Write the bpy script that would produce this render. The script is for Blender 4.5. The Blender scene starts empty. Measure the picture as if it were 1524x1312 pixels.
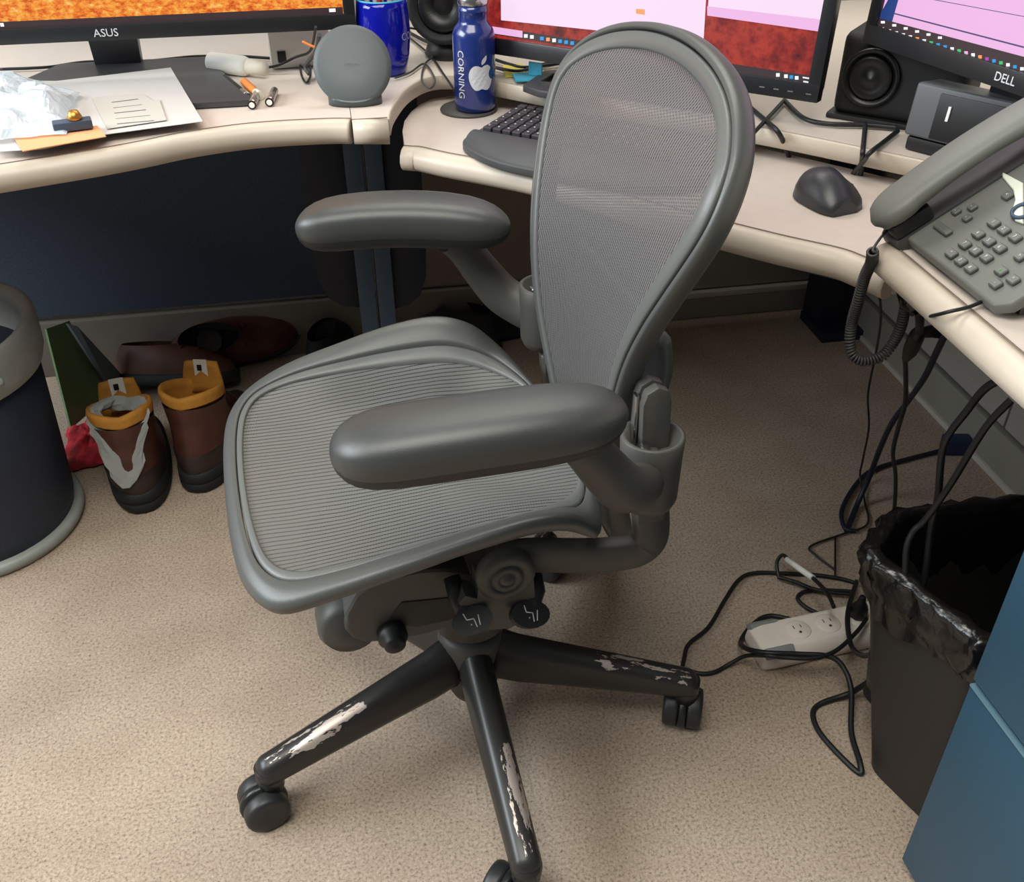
import bpy, bmesh, math, random
from mathutils import Vector, Matrix, noise
random.seed(7)
C = bpy.context.scene.collection
PI = math.pi
# ------------------------------------------------------------------ camera
F, YAW, PITCH, ROLL, H = 1450.0, 0.16799, 0.61633, -0.00811, 1.1708
fw = Vector((math.sin(YAW)*math.cos(PITCH), math.cos(YAW)*math.cos(PITCH), -math.sin(PITCH)))
r0 = Vector((math.cos(YAW), -math.sin(YAW), 0)); u0 = r0.cross(fw)
rt = r0*math.cos(ROLL)+u0*math.sin(ROLL); up = rt.cross(fw)
cd = bpy.data.cameras.new('camera'); cam = bpy.data.objects.new('camera', cd); C.objects.link(cam)
cam.matrix_world = Matrix(((rt.x, up.x, -fw.x, 0), (rt.y, up.y, -fw.y, 0), (rt.z, up.z, -fw.z, H), (0, 0, 0, 1)))
cd.sensor_fit = 'HORIZONTAL'; cd.sensor_width = 36; cd.lens = F/1524*36; cd.clip_start = 0.02
bpy.context.scene.camera = cam
# ------------------------------------------------------------------ world, light, exposure
W = bpy.data.worlds.new('world'); bpy.context.scene.world = W; W.use_nodes = True
W.node_tree.nodes['Background'].inputs[0].default_value = (0.80, 0.86, 0.90, 1)
W.node_tree.nodes['Background'].inputs[1].default_value = 0.11
def area(name, loc, look, sx, sy, power, col, spread=PI):
    l = bpy.data.lights.new(name, 'AREA'); l.shape = 'RECTANGLE'; l.size = sx; l.size_y = sy; l.energy = power; l.color = col; l.spread = spread
    o = bpy.data.objects.new(name, l); C.objects.link(o); o.location = loc
    o.rotation_euler = (Vector(look)-Vector(loc)).to_track_quat('-Z', 'Y').to_euler(); return o
area('window_light', (-2.6, 1.15, 2.0), (0.0, 0.85, 0.3), 2.2, 1.2, 88, (0.88, 0.95, 1.0))
area('ceiling_light', (-0.55, 0.25, 2.6), (-0.55, 0.25, 0), 1.8, 1.2, 44, (1.0, 0.97, 0.88))
area('ceiling_light', (0.4, 2.3, 2.6), (0.4, 2.2, 0), 1.6, 0.6, 22, (1.0, 0.96, 0.88))
vs = bpy.context.scene.view_settings
vs.view_transform = 'Standard'; vs.look = 'None'; vs.gamma = 1.0; vs.exposure = 0.42; vs.use_curve_mapping = False

# ------------------------------------------------------------------ helpers
def at(px, py, z=None, x=None, y=None):
    "point of the place seen at that spot of the photograph, on a plane z=, x= or y="
    d = fw+rt*((px-762)/F)-up*((py-656)/F)
    if z is not None: t = (z-H)/d.z
    elif x is not None: t = x/d.x
    else: t = y/d.y
    return Vector((0, 0, H))+d*t
def path(pts, z0, z1=None):
    if z1 is None: z1 = z0
    L = [0.0]
    for a, b in zip(pts, pts[1:]): L.append(L[-1]+math.hypot(b[0]-a[0], b[1]-a[1]))
    return [at(p[0], p[1], z=(p[2] if len(p) > 2 else z0+(z1-z0)*l/L[-1])) for p, l in zip(pts, L)]
def srgb(r, g, b):
    f = lambda c: (c/255/12.92) if c/255 <= .04045 else ((c/255+.055)/1.055)**2.4
    return (f(r), f(g), f(b), 1)
def nt(m): return m.node_tree.nodes, m.node_tree.links
def mat(name, col, rough=.5, metal=0., var=0., vscale=40., bump=0., bscale=300., emit=0., coat=0., trans=0., alpha=1., spec=.5):
    m = bpy.data.materials.new(name); m.use_nodes = True; N, L = nt(m); b = N['Principled BSDF']
    col = srgb(*col)
    b.inputs['Base Color'].default_value = col; b.inputs['Roughness'].default_value = rough; b.inputs['Metallic'].default_value = metal
    b.inputs['Coat Weight'].default_value = coat; b.inputs['Transmission Weight'].default_value = trans; b.inputs['Alpha'].default_value = alpha
    b.inputs['Specular IOR Level'].default_value = spec
    tc = N.new('ShaderNodeTexCoord')
    if var:
        n = N.new('ShaderNodeTexNoise'); n.inputs['Scale'].default_value = vscale; n.inputs['Detail'].default_value = 4; L.new(tc.outputs['Object'], n.inputs['Vector'])
        mx = N.new('ShaderNodeMix'); mx.data_type = 'RGBA'
        mx.inputs[6].default_value = tuple(c*(1-var) for c in col[:3])+(1,); mx.inputs[7].default_value = tuple(min(1, c*(1+var)) for c in col[:3])+(1,)
        mr = N.new('ShaderNodeMapRange'); mr.inputs[1].default_value = .35; mr.inputs[2].default_value = .65
        L.new(n.outputs['Fac'], mr.inputs[0]); L.new(mr.outputs[0], mx.inputs[0]); L.new(mx.outputs[2], b.inputs['Base Color'])
    if bump:
        n2 = N.new('ShaderNodeTexNoise'); n2.inputs['Scale'].default_value = bscale; n2.inputs['Detail'].default_value = 3; L.new(tc.outputs['Object'], n2.inputs['Vector'])
        bp = N.new('ShaderNodeBump'); bp.inputs['Strength'].default_value = bump; bp.inputs['Distance'].default_value = .002
        L.new(n2.outputs['Fac'], bp.inputs['Height']); L.new(bp.outputs[0], b.inputs['Normal'])
    if emit:
        b.inputs['Base Color'].default_value = (.01, .01, .01, 1)
        b.inputs['Emission Color'].default_value = col; b.inputs['Emission Strength'].default_value = emit
    return m
def carpet_mat():
    m = bpy.data.materials.new('carpet'); m.use_nodes = True; N, L = nt(m); b = N['Principled BSDF']
    b.inputs['Roughness'].default_value = .95; b.inputs['Specular IOR Level'].default_value = .1
    tc = N.new('ShaderNodeTexCoord')
    n = N.new('ShaderNodeTexNoise'); n.inputs['Scale'].default_value = 240; n.inputs['Detail'].default_value = 6; n.inputs['Roughness'].default_value = .78
    r = N.new('ShaderNodeValToRGB'); e = r.color_ramp.elements
    e[0].position = .33; e[0].color = srgb(92, 78, 70); e[1].position = .70; e[1].color = srgb(214, 198, 180)
    for ps, cl in ((.42, (150, 134, 119)), (.50, (176, 159, 142)), (.60, (188, 171, 153))): k = r.color_ramp.elements.new(ps); k.color = srgb(*cl)
    n3 = N.new('ShaderNodeTexNoise'); n3.inputs['Scale'].default_value = 7; n3.inputs['Detail'].default_value = 3
    mx = N.new('ShaderNodeMix'); mx.data_type = 'RGBA'; mx.blend_type = 'MULTIPLY'; mx.inputs[0].default_value = 1
    r2 = N.new('ShaderNodeValToRGB'); r2.color_ramp.elements[0].position = .35; r2.color_ramp.elements[0].color = (.88, .86, .85, 1); r2.color_ramp.elements[1].position = .65; r2.color_ramp.elements[1].color = (1, 1, 1, 1)
    bp = N.new('ShaderNodeBump'); bp.inputs['Strength'].default_value = .22; bp.inputs['Distance'].default_value = .003
    for a in (n, n3): L.new(tc.outputs['Object'], a.inputs['Vector'])
    L.new(n.outputs['Fac'], r.inputs[0]); L.new(n3.outputs['Fac'], r2.inputs[0]); L.new(r.outputs[0], mx.inputs[6]); L.new(r2.outputs[0], mx.inputs[7])
    L.new(mx.outputs[2], b.inputs['Base Color']); L.new(n.outputs['Fac'], bp.inputs['Height']); L.new(bp.outputs[0], b.inputs['Normal'])
    return m
def weave_mat(name, col, line_axis, pitch, hole, line_w, see):
    "woven seat cloth: rows of fine openings, some light passes through them"
    m = bpy.data.materials.new(name); m.use_nodes = True; N, L = nt(m); b = N['Principled BSDF']
    b.inputs['Roughness'].default_value = .42
    uv = N.new('ShaderNodeUVMap'); sp = N.new('ShaderNodeSeparateXYZ'); L.new(uv.outputs[0], sp.inputs[0])
    A, B = (0, 1) if line_axis == 'v' else (1, 0)        # A: across the rows, B: along them
    def M(op, a, bb=None, c=None):
        n = N.new('ShaderNodeMath'); n.operation = op
        for i, v in enumerate((a, bb, c)):
            if v is None: continue
            if isinstance(v, (int, float)): n.inputs[i].default_value = v
            else: L.new(v, n.inputs[i])
        return n.outputs[0]
    nz = N.new('ShaderNodeTexNoise'); nz.inputs['Scale'].default_value = 9; L.new(uv.outputs[0], nz.inputs['Vector'])
    wob = M('MULTIPLY', nz.outputs['Fac'], pitch*1.3)
    a = M('DIVIDE', M('ADD', sp.outputs[A], wob), pitch); bb = M('DIVIDE', sp.outputs[B], hole)
    row = M('LESS_THAN', M('FRACT', a), line_w)
    sh = M('MULTIPLY', M('FLOOR', a), .5)
    dot = M('LESS_THAN', M('FRACT', M('ADD', bb, sh)), .55)
    op = M('MULTIPLY', row, dot)
    mx = N.new('ShaderNodeMix'); mx.data_type = 'RGBA'; c0 = srgb(*col); mx.inputs[6].default_value = c0; mx.inputs[7].default_value = tuple(x*.35 for x in c0[:3])+(1,)
    L.new(row, mx.inputs[0]); L.new(mx.outputs[2], b.inputs['Base Color'])
    al = M('SUBTRACT', 1.0, M('MULTIPLY', op, see)); L.new(al, b.inputs['Alpha'])
    bp = N.new('ShaderNodeBump'); bp.inputs['Strength'].default_value = .4; bp.inputs['Distance'].default_value = .001; bp.invert = True
    L.new(row, bp.inputs['Height']); L.new(bp.outputs[0], b.inputs['Normal'])
    return m
def worn_mat(sd=1):
    "dark paint worn through to bright metal on the outer half of the leg top"
    m = bpy.data.materials.new('worn_paint'); m.use_nodes = True; N, L = nt(m); b = N['Principled BSDF']
    tc = N.new('ShaderNodeTexCoord'); sp = N.new('ShaderNodeSeparateXYZ'); L.new(tc.outputs['Object'], sp.inputs[0])
    mp = N.new('ShaderNodeMapping'); mp.inputs['Scale'].default_value = (14, 55, 30); L.new(tc.outputs['Object'], mp.inputs['Vector'])
    n = N.new('ShaderNodeTexNoise'); n.inputs['Scale'].default_value = 1.3; n.inputs['Detail'].default_value = 6; n.inputs['Roughness'].default_value = .65; L.new(mp.outputs[0], n.inputs['Vector'])
    oi = N.new('ShaderNodeObjectInfo'); 
    ad = N.new('ShaderNodeVectorMath'); ad.operation = 'ADD'; L.new(oi.outputs['Location'], ad.inputs[0]); L.new(oi.outputs['Random'], ad.inputs[0]) if False else None
    def M(op, a, bb=None):
        k = N.new('ShaderNodeMath'); k.operation = op
        for i, v in enumerate((a, bb)):
            if v is None: continue
            if isinstance(v, (int, float)): k.inputs[i].default_value = v
            else: L.new(v, k.inputs[i])
        return k.outputs[0]
    def mr(v, a, bb):
        k = N.new('ShaderNodeMapRange'); L.new(v, k.inputs[0]); k.inputs[1].default_value = a; k.inputs[2].default_value = bb; return k.outputs[0]
    reach = M('MULTIPLY', mr(sp.outputs[0], .13, .20), mr(sp.outputs[0], .325, .305))
    # height above the sloping leg ridge
    ridge = M('SUBTRACT', sp.outputs[2], M('SUBTRACT', .176, M('MULTIPLY', sp.outputs[0], .225)))
    topm = mr(ridge, -.022, -.006)
    side = mr(M('MULTIPLY', sp.outputs[1], sd), -.014, -.002)
    v = M('MULTIPLY', M('MULTIPLY', reach, topm), side)
    msk = M('GREATER_THAN', M('MULTIPLY', v, mr(n.outputs['Fac'], .36, .62)), .53)
    mx = N.new('ShaderNodeMix'); mx.data_type = 'RGBA'; mx.inputs[6].default_value = srgb(44, 43, 42); mx.inputs[7].default_value = srgb(214, 200, 190)
    L.new(msk, mx.inputs[0]); L.new(mx.outputs[2], b.inputs['Base Color'])
    mrr = N.new('ShaderNodeMapRange'); mrr.inputs[3].default_value = .36; mrr.inputs[4].default_value = .42; L.new(msk, mrr.inputs[0]); L.new(mrr.outputs[0], b.inputs['Roughness'])
    L.new(M('MULTIPLY', msk, .6), b.inputs['Metallic'])
    return m
def speckle_screen(name, cols, scale, strength, stretch=(1, 1, 1)):
    m = bpy.data.materials.new(name); m.use_nodes = True; N, L = nt(m); b = N['Principled BSDF']
    b.inputs['Base Color'].default_value = (.01, .01, .01, 1); b.inputs['Roughness'].default_value = .3
    tc = N.new('ShaderNodeTexCoord'); mp = N.new('ShaderNodeMapping'); mp.inputs['Scale'].default_value = stretch
    n = N.new('ShaderNodeTexNoise'); n.inputs['Scale'].default_value = scale; n.inputs['Detail'].default_value = 8; n.inputs['Roughness'].default_value = .7
    L.new(tc.outputs['Object'], mp.inputs[0]); L.new(mp.outputs[0], n.inputs['Vector'])
    r = N.new('ShaderNodeValToRGB'); e = r.color_ramp.elements; e[0].position = .3; e[0].color = srgb(*cols[0]); e[1].position = .7; e[1].color = srgb(*cols[-1])
    for i, c in enumerate(cols[1:-1]): k = r.color_ramp.elements.new(.3+.4*(i+1)/(len(cols)-1)); k.color = srgb(*c)
    L.new(n.outputs['Fac'], r.inputs[0]); L.new(r.outputs[0], b.inputs['Emission Color']); b.inputs['Emission Strength'].default_value = strength
    return m

class MB:
    def __init__(s): s.v = []; s.f = []; s.sm = []; s.uv = {}
    def add(s, vs, fs, smooth=False):
        k = len(s.v); s.v += [Vector(v) for v in vs]
        for f in fs: s.f.append([i+k for i in f]); s.sm.append(smooth)
        return s
    def box(s, c, d, R=None):
        hx, hy, hz = d[0]/2, d[1]/2, d[2]/2
        vs = [Vector((x, y, z)) for x in (-hx, hx) for y in (-hy, hy) for z in (-hz, hz)]
        if R is not None: vs = [R @ v for v in vs]
        c = Vector(c)
        return s.add([v+c for v in vs], [(0, 1, 3, 2), (4, 6, 7, 5), (0, 4, 5, 1), (2, 3, 7, 6), (0, 2, 6, 4), (1, 5, 7, 3)])
    def box2(s, a, b): return s.box([(a[i]+b[i])/2 for i in range(3)], [abs(b[i]-a[i]) for i in range(3)])
    def loft(s, rings, caps=True, closed=False, smooth=True):
        n = len(rings[0]); k = len(s.v); m = len(rings)
        for r in rings: s.v += [Vector(p) for p in r]
        for i in range(m if closed else m-1):
            a = k+i*n; b = k+((i+1) % m)*n
            for j in range(n): s.f.append([a+j, a+(j+1) % n, b+(j+1) % n, b+j]); s.sm.append(smooth)
        if caps and not closed:
            s.f.append([k+j for j in range(n)][::-1]); s.sm.append(False)
            s.f.append([k+(m-1)*n+j for j in range(n)]); s.sm.append(False)
        return s
    def tube(s, pts, r, n=8, closed=False):
        pts = [Vector(p) for p in pts]; rings = []; prev = None; m = len(pts)
        for i, p in enumerate(pts):
            t = (pts[(i+1) % m]-pts[i-1]) if closed else (pts[min(i+1, m-1)]-pts[max(i-1, 0)])
            if t.length < 1e-9: t = Vector((0, 0, 1))
            t.normalize()
            if prev is None:
                a = Vector((0, 0, 1)) if abs(t.z) < .9 else Vector((1, 0, 0)); u = t.cross(a).normalized()
            else: u = (prev-t*prev.dot(t)).normalized()
            prev = u; w = t.cross(u); rr = r[i] if isinstance(r, (list, tuple)) else r
            rings.append([p+u*math.cos(2*PI*j/n)*rr+w*math.sin(2*PI*j/n)*rr for j in range(n)])
        return s.loft(rings, True, closed)
    def lathe(s, prof, c=(0, 0, 0), R=None, n=32, caps=True):
        c = Vector(c); rings = []
        for r, z in prof:
            ring = [Vector((r*math.cos(2*PI*j/n), r*math.sin(2*PI*j/n), z)) for j in range(n)]
            if R is not None: ring = [R @ p for p in ring]
            rings.append([p+c for p in ring])
        return s.loft(rings, caps)
    def prism(s, poly, z0, z1, M=None):
        n = len(poly); A = [Vector((p[0], p[1], z0)) for p in poly]+[Vector((p[0], p[1], z1)) for p in poly]
        if M is not None: A = [M @ v for v in A]
        return s.add(A, [list(range(n))[::-1], list(range(n, 2*n))]+[[i, (i+1) % n, n+(i+1) % n, n+i] for i in range(n)])
    def grid(s, rows, smooth=True, uvs=None):
        n = len(rows[0]); k = len(s.v)
        for i, r in enumerate(rows):
            for j, p in enumerate(r):
                s.v.append(Vector(p))
                if uvs: s.uv[len(s.v)-1] = uvs[i][j]
        for i in range(len(rows)-1):
            for j in range(n-1): s.f.append([k+i*n+j, k+i*n+j+1, k+(i+1)*n+j+1, k+(i+1)*n+j]); s.sm.append(smooth)
        return s
    def build(s, name, m, parent=None, bevel=0., seg=2, Minv=None, fix=True):
        me = bpy.data.meshes.new(name)
        vs = s.v if Minv is None else [Minv @ v for v in s.v]
        me.from_pydata([tuple(v) for v in vs], [], s.f)
        me.polygons.foreach_set('use_smooth', s.sm)
        if s.uv:
            ul = me.uv_layers.new(name='UVMap')
            for lp in me.loops: ul.data[lp.index].uv = s.uv.get(lp.vertex_index, (0, 0))
        if fix or bevel:
            bm = bmesh.new(); bm.from_mesh(me)
            if bevel:
                bmesh.ops.remove_doubles(bm, verts=bm.verts, dist=1e-6)
                ed = [e for e in bm.edges if len(e.link_faces) == 2 and e.calc_face_angle(0) > .6]
                bmesh.ops.bevel(bm, geom=ed, offset=bevel, segments=seg, profile=.6, affect='EDGES', clamp_overlap=True)
                for f in bm.faces: f.smooth = True
            bmesh.ops.recalc_face_normals(bm, faces=bm.faces); bm.to_mesh(me); bm.free()
        if bevel:
            try: me.set_sharp_from_angle(angle=math.radians(35))
            except Exception: pass
        me.materials.append(m)
        o = bpy.data.objects.new(name, me); C.objects.link(o)
        if parent is not None: o.parent = parent
        return o
def tag(o, label=None, cat=None, group=None, kind=None):
    for k, v in (('label', label), ('category', cat), ('group', group), ('kind', kind)):
        if v: o[k] = v
    return o
def thing(name, label, cat, loc=(0, 0, 0), rz=0., group=None):
    o = bpy.data.objects.new(name, None); C.objects.link(o); o.location = loc; o.rotation_euler = (0, 0, rz); o.empty_display_size = .05
    return tag(o, label, cat, group)
def inv(o): return (Matrix.Translation(o.location) @ o.rotation_euler.to_matrix().to_4x4()).inverted()
def smooth(pts, k=8, closed=False):
    pts = [Vector(p) for p in pts]; n = len(pts); out = []
    for i in range(n if closed else n-1):
        if closed: p0, p1, p2, p3 = pts[i-1], pts[i], pts[(i+1) % n], pts[(i+2) % n]
        else: p0, p1, p2, p3 = pts[max(i-1, 0)], pts[i], pts[i+1], pts[min(i+2, n-1)]
        for j in range(k):
            t = j/k; out.append(.5*((2*p1)+(p2-p0)*t+(2*p0-5*p1+4*p2-p3)*t*t+(3*p1-p0-3*p2+p3)*t**3))
    if not closed: out.append(pts[-1])
    return out
def lerp(a, b, t): return a+(b-a)*t
def interp(x, X, Y):
    if x <= X[0]: return Y[0]
    for i in range(len(X)-1):
        if x <= X[i+1]: return lerp(Y[i], Y[i+1], (x-X[i])/(X[i+1]-X[i]))
    return Y[-1]
def sinterp(x, X, Y):      # smooth version
    n = len(X)
    if x <= X[0]: return Y[0]
    if x >= X[-1]: return Y[-1]
    i = max(j for j in range(n-1) if X[j] <= x); h = X[i+1]-X[i]; t = (x-X[i])/h
    d = lambda j: (Y[min(j+1, n-1)]-Y[max(j-1, 0)])/(X[min(j+1, n-1)]-X[max(j-1, 0)])
    a, b = d(i)*h, d(i+1)*h
    return (2*t**3-3*t*t+1)*Y[i]+(t**3-2*t*t+t)*a+(-2*t**3+3*t*t)*Y[i+1]+(t**3-t*t)*b
def text_mb(s, size, extr=.0004):
    cu = bpy.data.curves.new('t', 'FONT'); cu.body = s; cu.size = size; cu.extrude = extr; cu.align_x = 'CENTER'; cu.align_y = 'CENTER'; cu.resolution_u = 3
    o = bpy.data.objects.new('t', cu); me = bpy.data.meshes.new_from_object(o)
    b = MB(); b.add([v.co.copy() for v in me.vertices], [list(p.vertices) for p in me.polygons])
    bpy.data.objects.remove(o); bpy.data.meshes.remove(me); bpy.data.curves.remove(cu)
    return b
def frame(origin, x, y):   # matrix from axes
    x = Vector(x).normalized(); y = Vector(y); y = (y-x*y.dot(x)).normalized(); z = x.cross(y); o = Vector(origin)
    return Matrix(((x.x, y.x, z.x, o.x), (x.y, y.y, z.y, o.y), (x.z, y.z, z.z, o.z), (0, 0, 0, 1)))
def xf(mb, M): mb.v = [M @ v for v in mb.v]; return mb
def Rz(a): return Matrix.Rotation(a, 3, 'Z')
def Rx(a): return Matrix.Rotation(a, 3, 'X')
def Ry(a): return Matrix.Rotation(a, 3, 'Y')
def cable(name, pts, r, m, parent=None, label=None, cat='cable', group=None, k=8, n=8):
    o = MB().tube(smooth(pts, k), r, n).build(name, m, parent, fix=False)
    if parent is None: tag(o, label, cat, group)
    return o

# ------------------------------------------------------------------ materials
M_ = dict(
    carpet=carpet_mat(),
    navy_panel=mat('navy_panel', (74, 88, 108), .9, var=.12, vscale=200, bump=.3, bscale=600),
    grey_panel=mat('grey_panel', (176, 172, 164), .9, var=.08, vscale=250, bump=.3, bscale=700),
    brown_panel=mat('brown_panel', (140, 126, 122), .9, var=.08, vscale=250, bump=.3, bscale=700),
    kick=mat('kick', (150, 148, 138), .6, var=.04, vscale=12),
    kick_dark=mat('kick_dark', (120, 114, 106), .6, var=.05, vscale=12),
    rail=mat('rail', (196, 192, 180), .5),
    teal=mat('teal', (58, 100, 112), .5),
    laminate=mat('laminate', (206, 194, 184), .38, var=.02, vscale=60, spec=.5),
    edge=mat('edge', (196, 184, 168), .42, var=.02, vscale=30),
    groove=mat('groove', (112, 98, 88), .7),
    steel_navy=mat('steel_navy', (56, 76, 98), .5, var=.04),
    deep_navy=mat('deep_navy', (20, 26, 42), .6),
    cab=mat('cab', (44, 78, 98), .42, var=.05, vscale=6, bump=.06, bscale=900),
    cab_edge=mat('cab_edge', (120, 160, 178), .3, metal=.4),
    black=mat('black', (20, 20, 21), .5), black_gloss=mat('black_gloss', (14, 14, 15), .18),
    cord=mat('cord', (22, 24, 26), .5), cord_blue=mat('cord_blue', (18, 26, 44), .5), cord_grey=mat('cord_grey', (62, 61, 60), .5), plug_blue=mat('plug_blue', (22, 40, 78), .45),
    frame=mat('frame', (76, 78, 76), .42, bump=.10, bscale=900, spec=.6),
    frame2=mat('frame2', (92, 94, 92), .42, bump=.10, bscale=900, spec=.6),
    under=mat('under', (74, 73, 69), .5, bump=.05, bscale=700),
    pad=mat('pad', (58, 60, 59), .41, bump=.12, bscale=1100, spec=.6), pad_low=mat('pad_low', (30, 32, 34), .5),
    seat_weave=weave_mat('seat_weave', (100, 101, 99), 'h', .0070, .0030, .26, .32),
    back_weave=weave_mat('back_weave', (104, 102, 103), 'v', .0044, .0032, .36, .50),
    worn=worn_mat(), worn_far=worn_mat(-1), wheel=mat('wheel', (40, 41, 43), .45), wheel_face=mat('wheel_face', (30, 33, 33), .35),
    chrome=mat('chrome', (190, 190, 188), .22, metal=1.), icon=mat('icon', (225, 225, 225), .5),
    bezel=mat('bezel', (30, 31, 34), .35), bezel_grey=mat('bezel_grey', (58, 57, 60), .4), stand=mat('stand', (62, 62, 66), .35),
    white=mat('white', (232, 230, 222), .5), white_gloss=mat('white_gloss', (236, 234, 228), .25), offwhite=mat('offwhite', (222, 216, 200), .55),
    paper=mat('paper', (192, 190, 188), .85), receipt=mat('receipt', (184, 182, 175), .8), orange_slip=mat('orange_slip', (232, 162, 116), .8), ink=mat('ink', (120, 118, 116), .8),
    charger=mat('charger', (84, 90, 92), .55, bump=.05), charger_base=mat('charger_base', (66, 72, 72), .3), dim_text=mat('dim_text', (132, 136, 138), .5),
    bottle=mat('bottle', (22, 44, 112), .25, coat=.6), silver_print=mat('silver_print', (205, 208, 214), .35),
    cup_blue=mat('cup_blue', (20, 30, 190), .08, trans=.45), pen=mat('pen', (200, 200, 196), .4), pen_red=mat('pen_red', (170, 60, 40), .4),
    kb=mat('kb', (62, 64, 66), .5, bump=.05), key=mat('key', (48, 44, 50), .45), keytop=mat('keytop', (200, 200, 205), .5),
    mouse=mat('mouse', (44, 46, 50), .38), mouse_side=mat('mouse_side', (28, 29, 32), .4),
    phone=mat('phone', (104, 106, 100), .5, bump=.05), phone_dark=mat('phone_dark', (70, 70, 70), .45), phone_key=mat('phone_key', (92, 94, 90), .4), phone_silver=mat('phone_silver', (214, 218, 202), .35), key_mark=mat('key_mark', (210, 212, 206), .5), green=mat('green', (90, 180, 90), .5),
    boot=mat('boot', (78, 42, 34), .5, var=.25, vscale=25, bump=.2, bscale=200), boot_dark=mat('boot_dark', (46, 36, 32), .5, var=.2), sole=mat('sole', (24, 28, 28), .7), tan=mat('tan', (196, 136, 52), .8, var=.1), lace=mat('lace', (70, 40, 24), .8), tissue=mat('tissue', (150, 154, 152), .35),
    red_cloth=mat('red_cloth', (186, 42, 54), .9, var=.6, vscale=30), pink=mat('pink', (214, 84, 104), .8, var=.15), green_board=mat('green_board', (104, 132, 92), .8, var=.08), green_board2=mat('green_board2', (100, 116, 118), .8),
    brown_leather=mat('brown_leather', (80, 48, 40), .6, var=.25, vscale=20), shoe=mat('shoe', (22, 24, 30), .7, var=.2, vscale=30),
    bin_grey=mat('bin_grey', (150, 154, 150), .5, var=.05), bin_navy=mat('bin_navy', (36, 46, 62), .6, var=.1, vscale=10, bump=.2),
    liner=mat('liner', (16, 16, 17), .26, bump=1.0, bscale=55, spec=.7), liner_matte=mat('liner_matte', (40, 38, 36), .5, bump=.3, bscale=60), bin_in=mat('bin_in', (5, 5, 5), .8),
    strip=mat('strip', (236, 226, 216), .45), strip_grey=mat('strip_grey', (138, 142, 142), .5), slot=mat('slot', (60, 52, 48), .7),
    tape_yellow=mat('tape_yellow', (214, 196, 90), .6), tape_blue=mat('tape_blue', (70, 170, 200), .6), orange=mat('orange', (226, 130, 60), .5), battery=mat('battery', (205, 200, 196), .2, metal=.9),
    speaker=mat('speaker', (26, 26, 28), .6, bump=.3, bscale=900), cone=mat('cone', (18, 18, 19), .4), spk_box=mat('spk_box', (84, 86, 90), .45),
    s_white=mat('s_white', (248, 222, 246), .4, emit=.74), s_pink=mat('s_pink', (244, 190, 236), .4, emit=.70), s_bar=mat('s_bar', (60, 40, 44), .4, emit=.6), s_line=mat('s_line', (90, 80, 140), .4, emit=.5),
    s_blue=mat('s_blue', (20, 60, 130), .4, emit=.7), s_icon=mat('s_icon', (235, 235, 245), .4, emit=.9), s_cyan=mat('s_cyan', (40, 150, 220), .4, emit=.8), s_orange=mat('s_orange', (250, 150, 90), .4, emit=.9), s_green=mat('s_green', (60, 190, 110), .4, emit=.8), s_violet=mat('s_violet', (170, 60, 170), .4, emit=.8),
    s_fire=speckle_screen('s_fire', [(150, 40, 10), (235, 110, 30), (255, 170, 60), (255, 225, 150)], 90, .70, (1, 1.8, 1.8)),
    s_red=speckle_screen('s_red', [(50, 10, 14), (140, 30, 30), (190, 60, 45), (100, 30, 30)], 26, .62),
)
# clear bag: thin glossy film
m = bpy.data.materials.new('clear_film'); m.use_nodes = True; N, L = nt(m); b = N['Principled BSDF']
b.inputs['Base Color'].default_value = (.70, .84, .96, 1); b.inputs['Roughness'].default_value = .12; b.inputs['Alpha'].default_value = .62; b.inputs['Specular IOR Level'].default_value = .9
tc = N.new('ShaderNodeTexCoord'); n = N.new('ShaderNodeTexNoise'); n.inputs['Scale'].default_value = 45; bp = N.new('ShaderNodeBump'); bp.inputs['Strength'].default_value = .7; bp.inputs['Distance'].default_value = .006
L.new(tc.outputs['Object'], n.inputs['Vector']); L.new(n.outputs['Fac'], bp.inputs['Height']); L.new(bp.outputs[0], b.inputs['Normal']); M_['film'] = m

# ------------------------------------------------------------------ SETTING
YB, XR = 2.085, 1.192
fl = MB().box2((-3.2, -2.2, -.05), (1.6, 2.4, 0)).build('floor', M_['carpet']); tag(fl, 'speckled tan and brown carpet floor', kind='structure')
wb = MB().box2((-3.2, YB+.012, 0), (XR+.07, YB+.07, 1.32)).build('wall_back', M_['grey_panel']); tag(wb, kind='structure')
MB().box2((-3.2, YB, .145), (0.03, YB+.014, .70)).build('fabric_panel', M_['navy_panel'], wb, .003)
MB().box2((.06, YB, .145), (.52, YB+.014, .70)).build('fabric_panel', M_['brown_panel'], wb, .003)
MB().box2((.53, YB, .075), (XR, YB+.014, .70)).build('fabric_panel', M_['kick'], wb, .003)
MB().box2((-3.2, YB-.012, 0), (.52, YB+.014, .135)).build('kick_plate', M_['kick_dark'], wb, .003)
MB().box2((.53, YB-.012, 0), (XR, YB+.014, .055)).build('kick_plate', M_['kick'], wb, .003)
MB().box2((.53, YB-.016, .057), (XR, YB+.014, .072)).build('trim_rail', M_['rail'], wb, .003)
for z in (.80, .862, .905): MB().box2((-3.2, YB-.006, z), (XR, YB+.014, z+.012)).build('trim_rail', M_['rail'], wb, .002)
wr = MB().box2((XR+.012, -1.0, 0), (XR+.07, YB+.07, 1.32)).build('wall_right', M_['grey_panel']); tag(wr, kind='structure')
for a, b_ in ((-1.0, .60), (.605, 1.36), (1.365, YB-.02)): MB().box2((XR, a, .10), (XR+.014, b_, .70)).build('fabric_panel', M_['grey_panel'], wr, .003)
MB().box2((XR-.008, -1.0, .012), (XR+.014, YB-.02, .094)).build('kick_plate', M_['kick'], wr, .002)
MB().box2((XR-.014, -1.0, 0), (XR+.014, YB-.02, .012)).build('trim_rail', M_['rail'], wr, .002)
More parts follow.
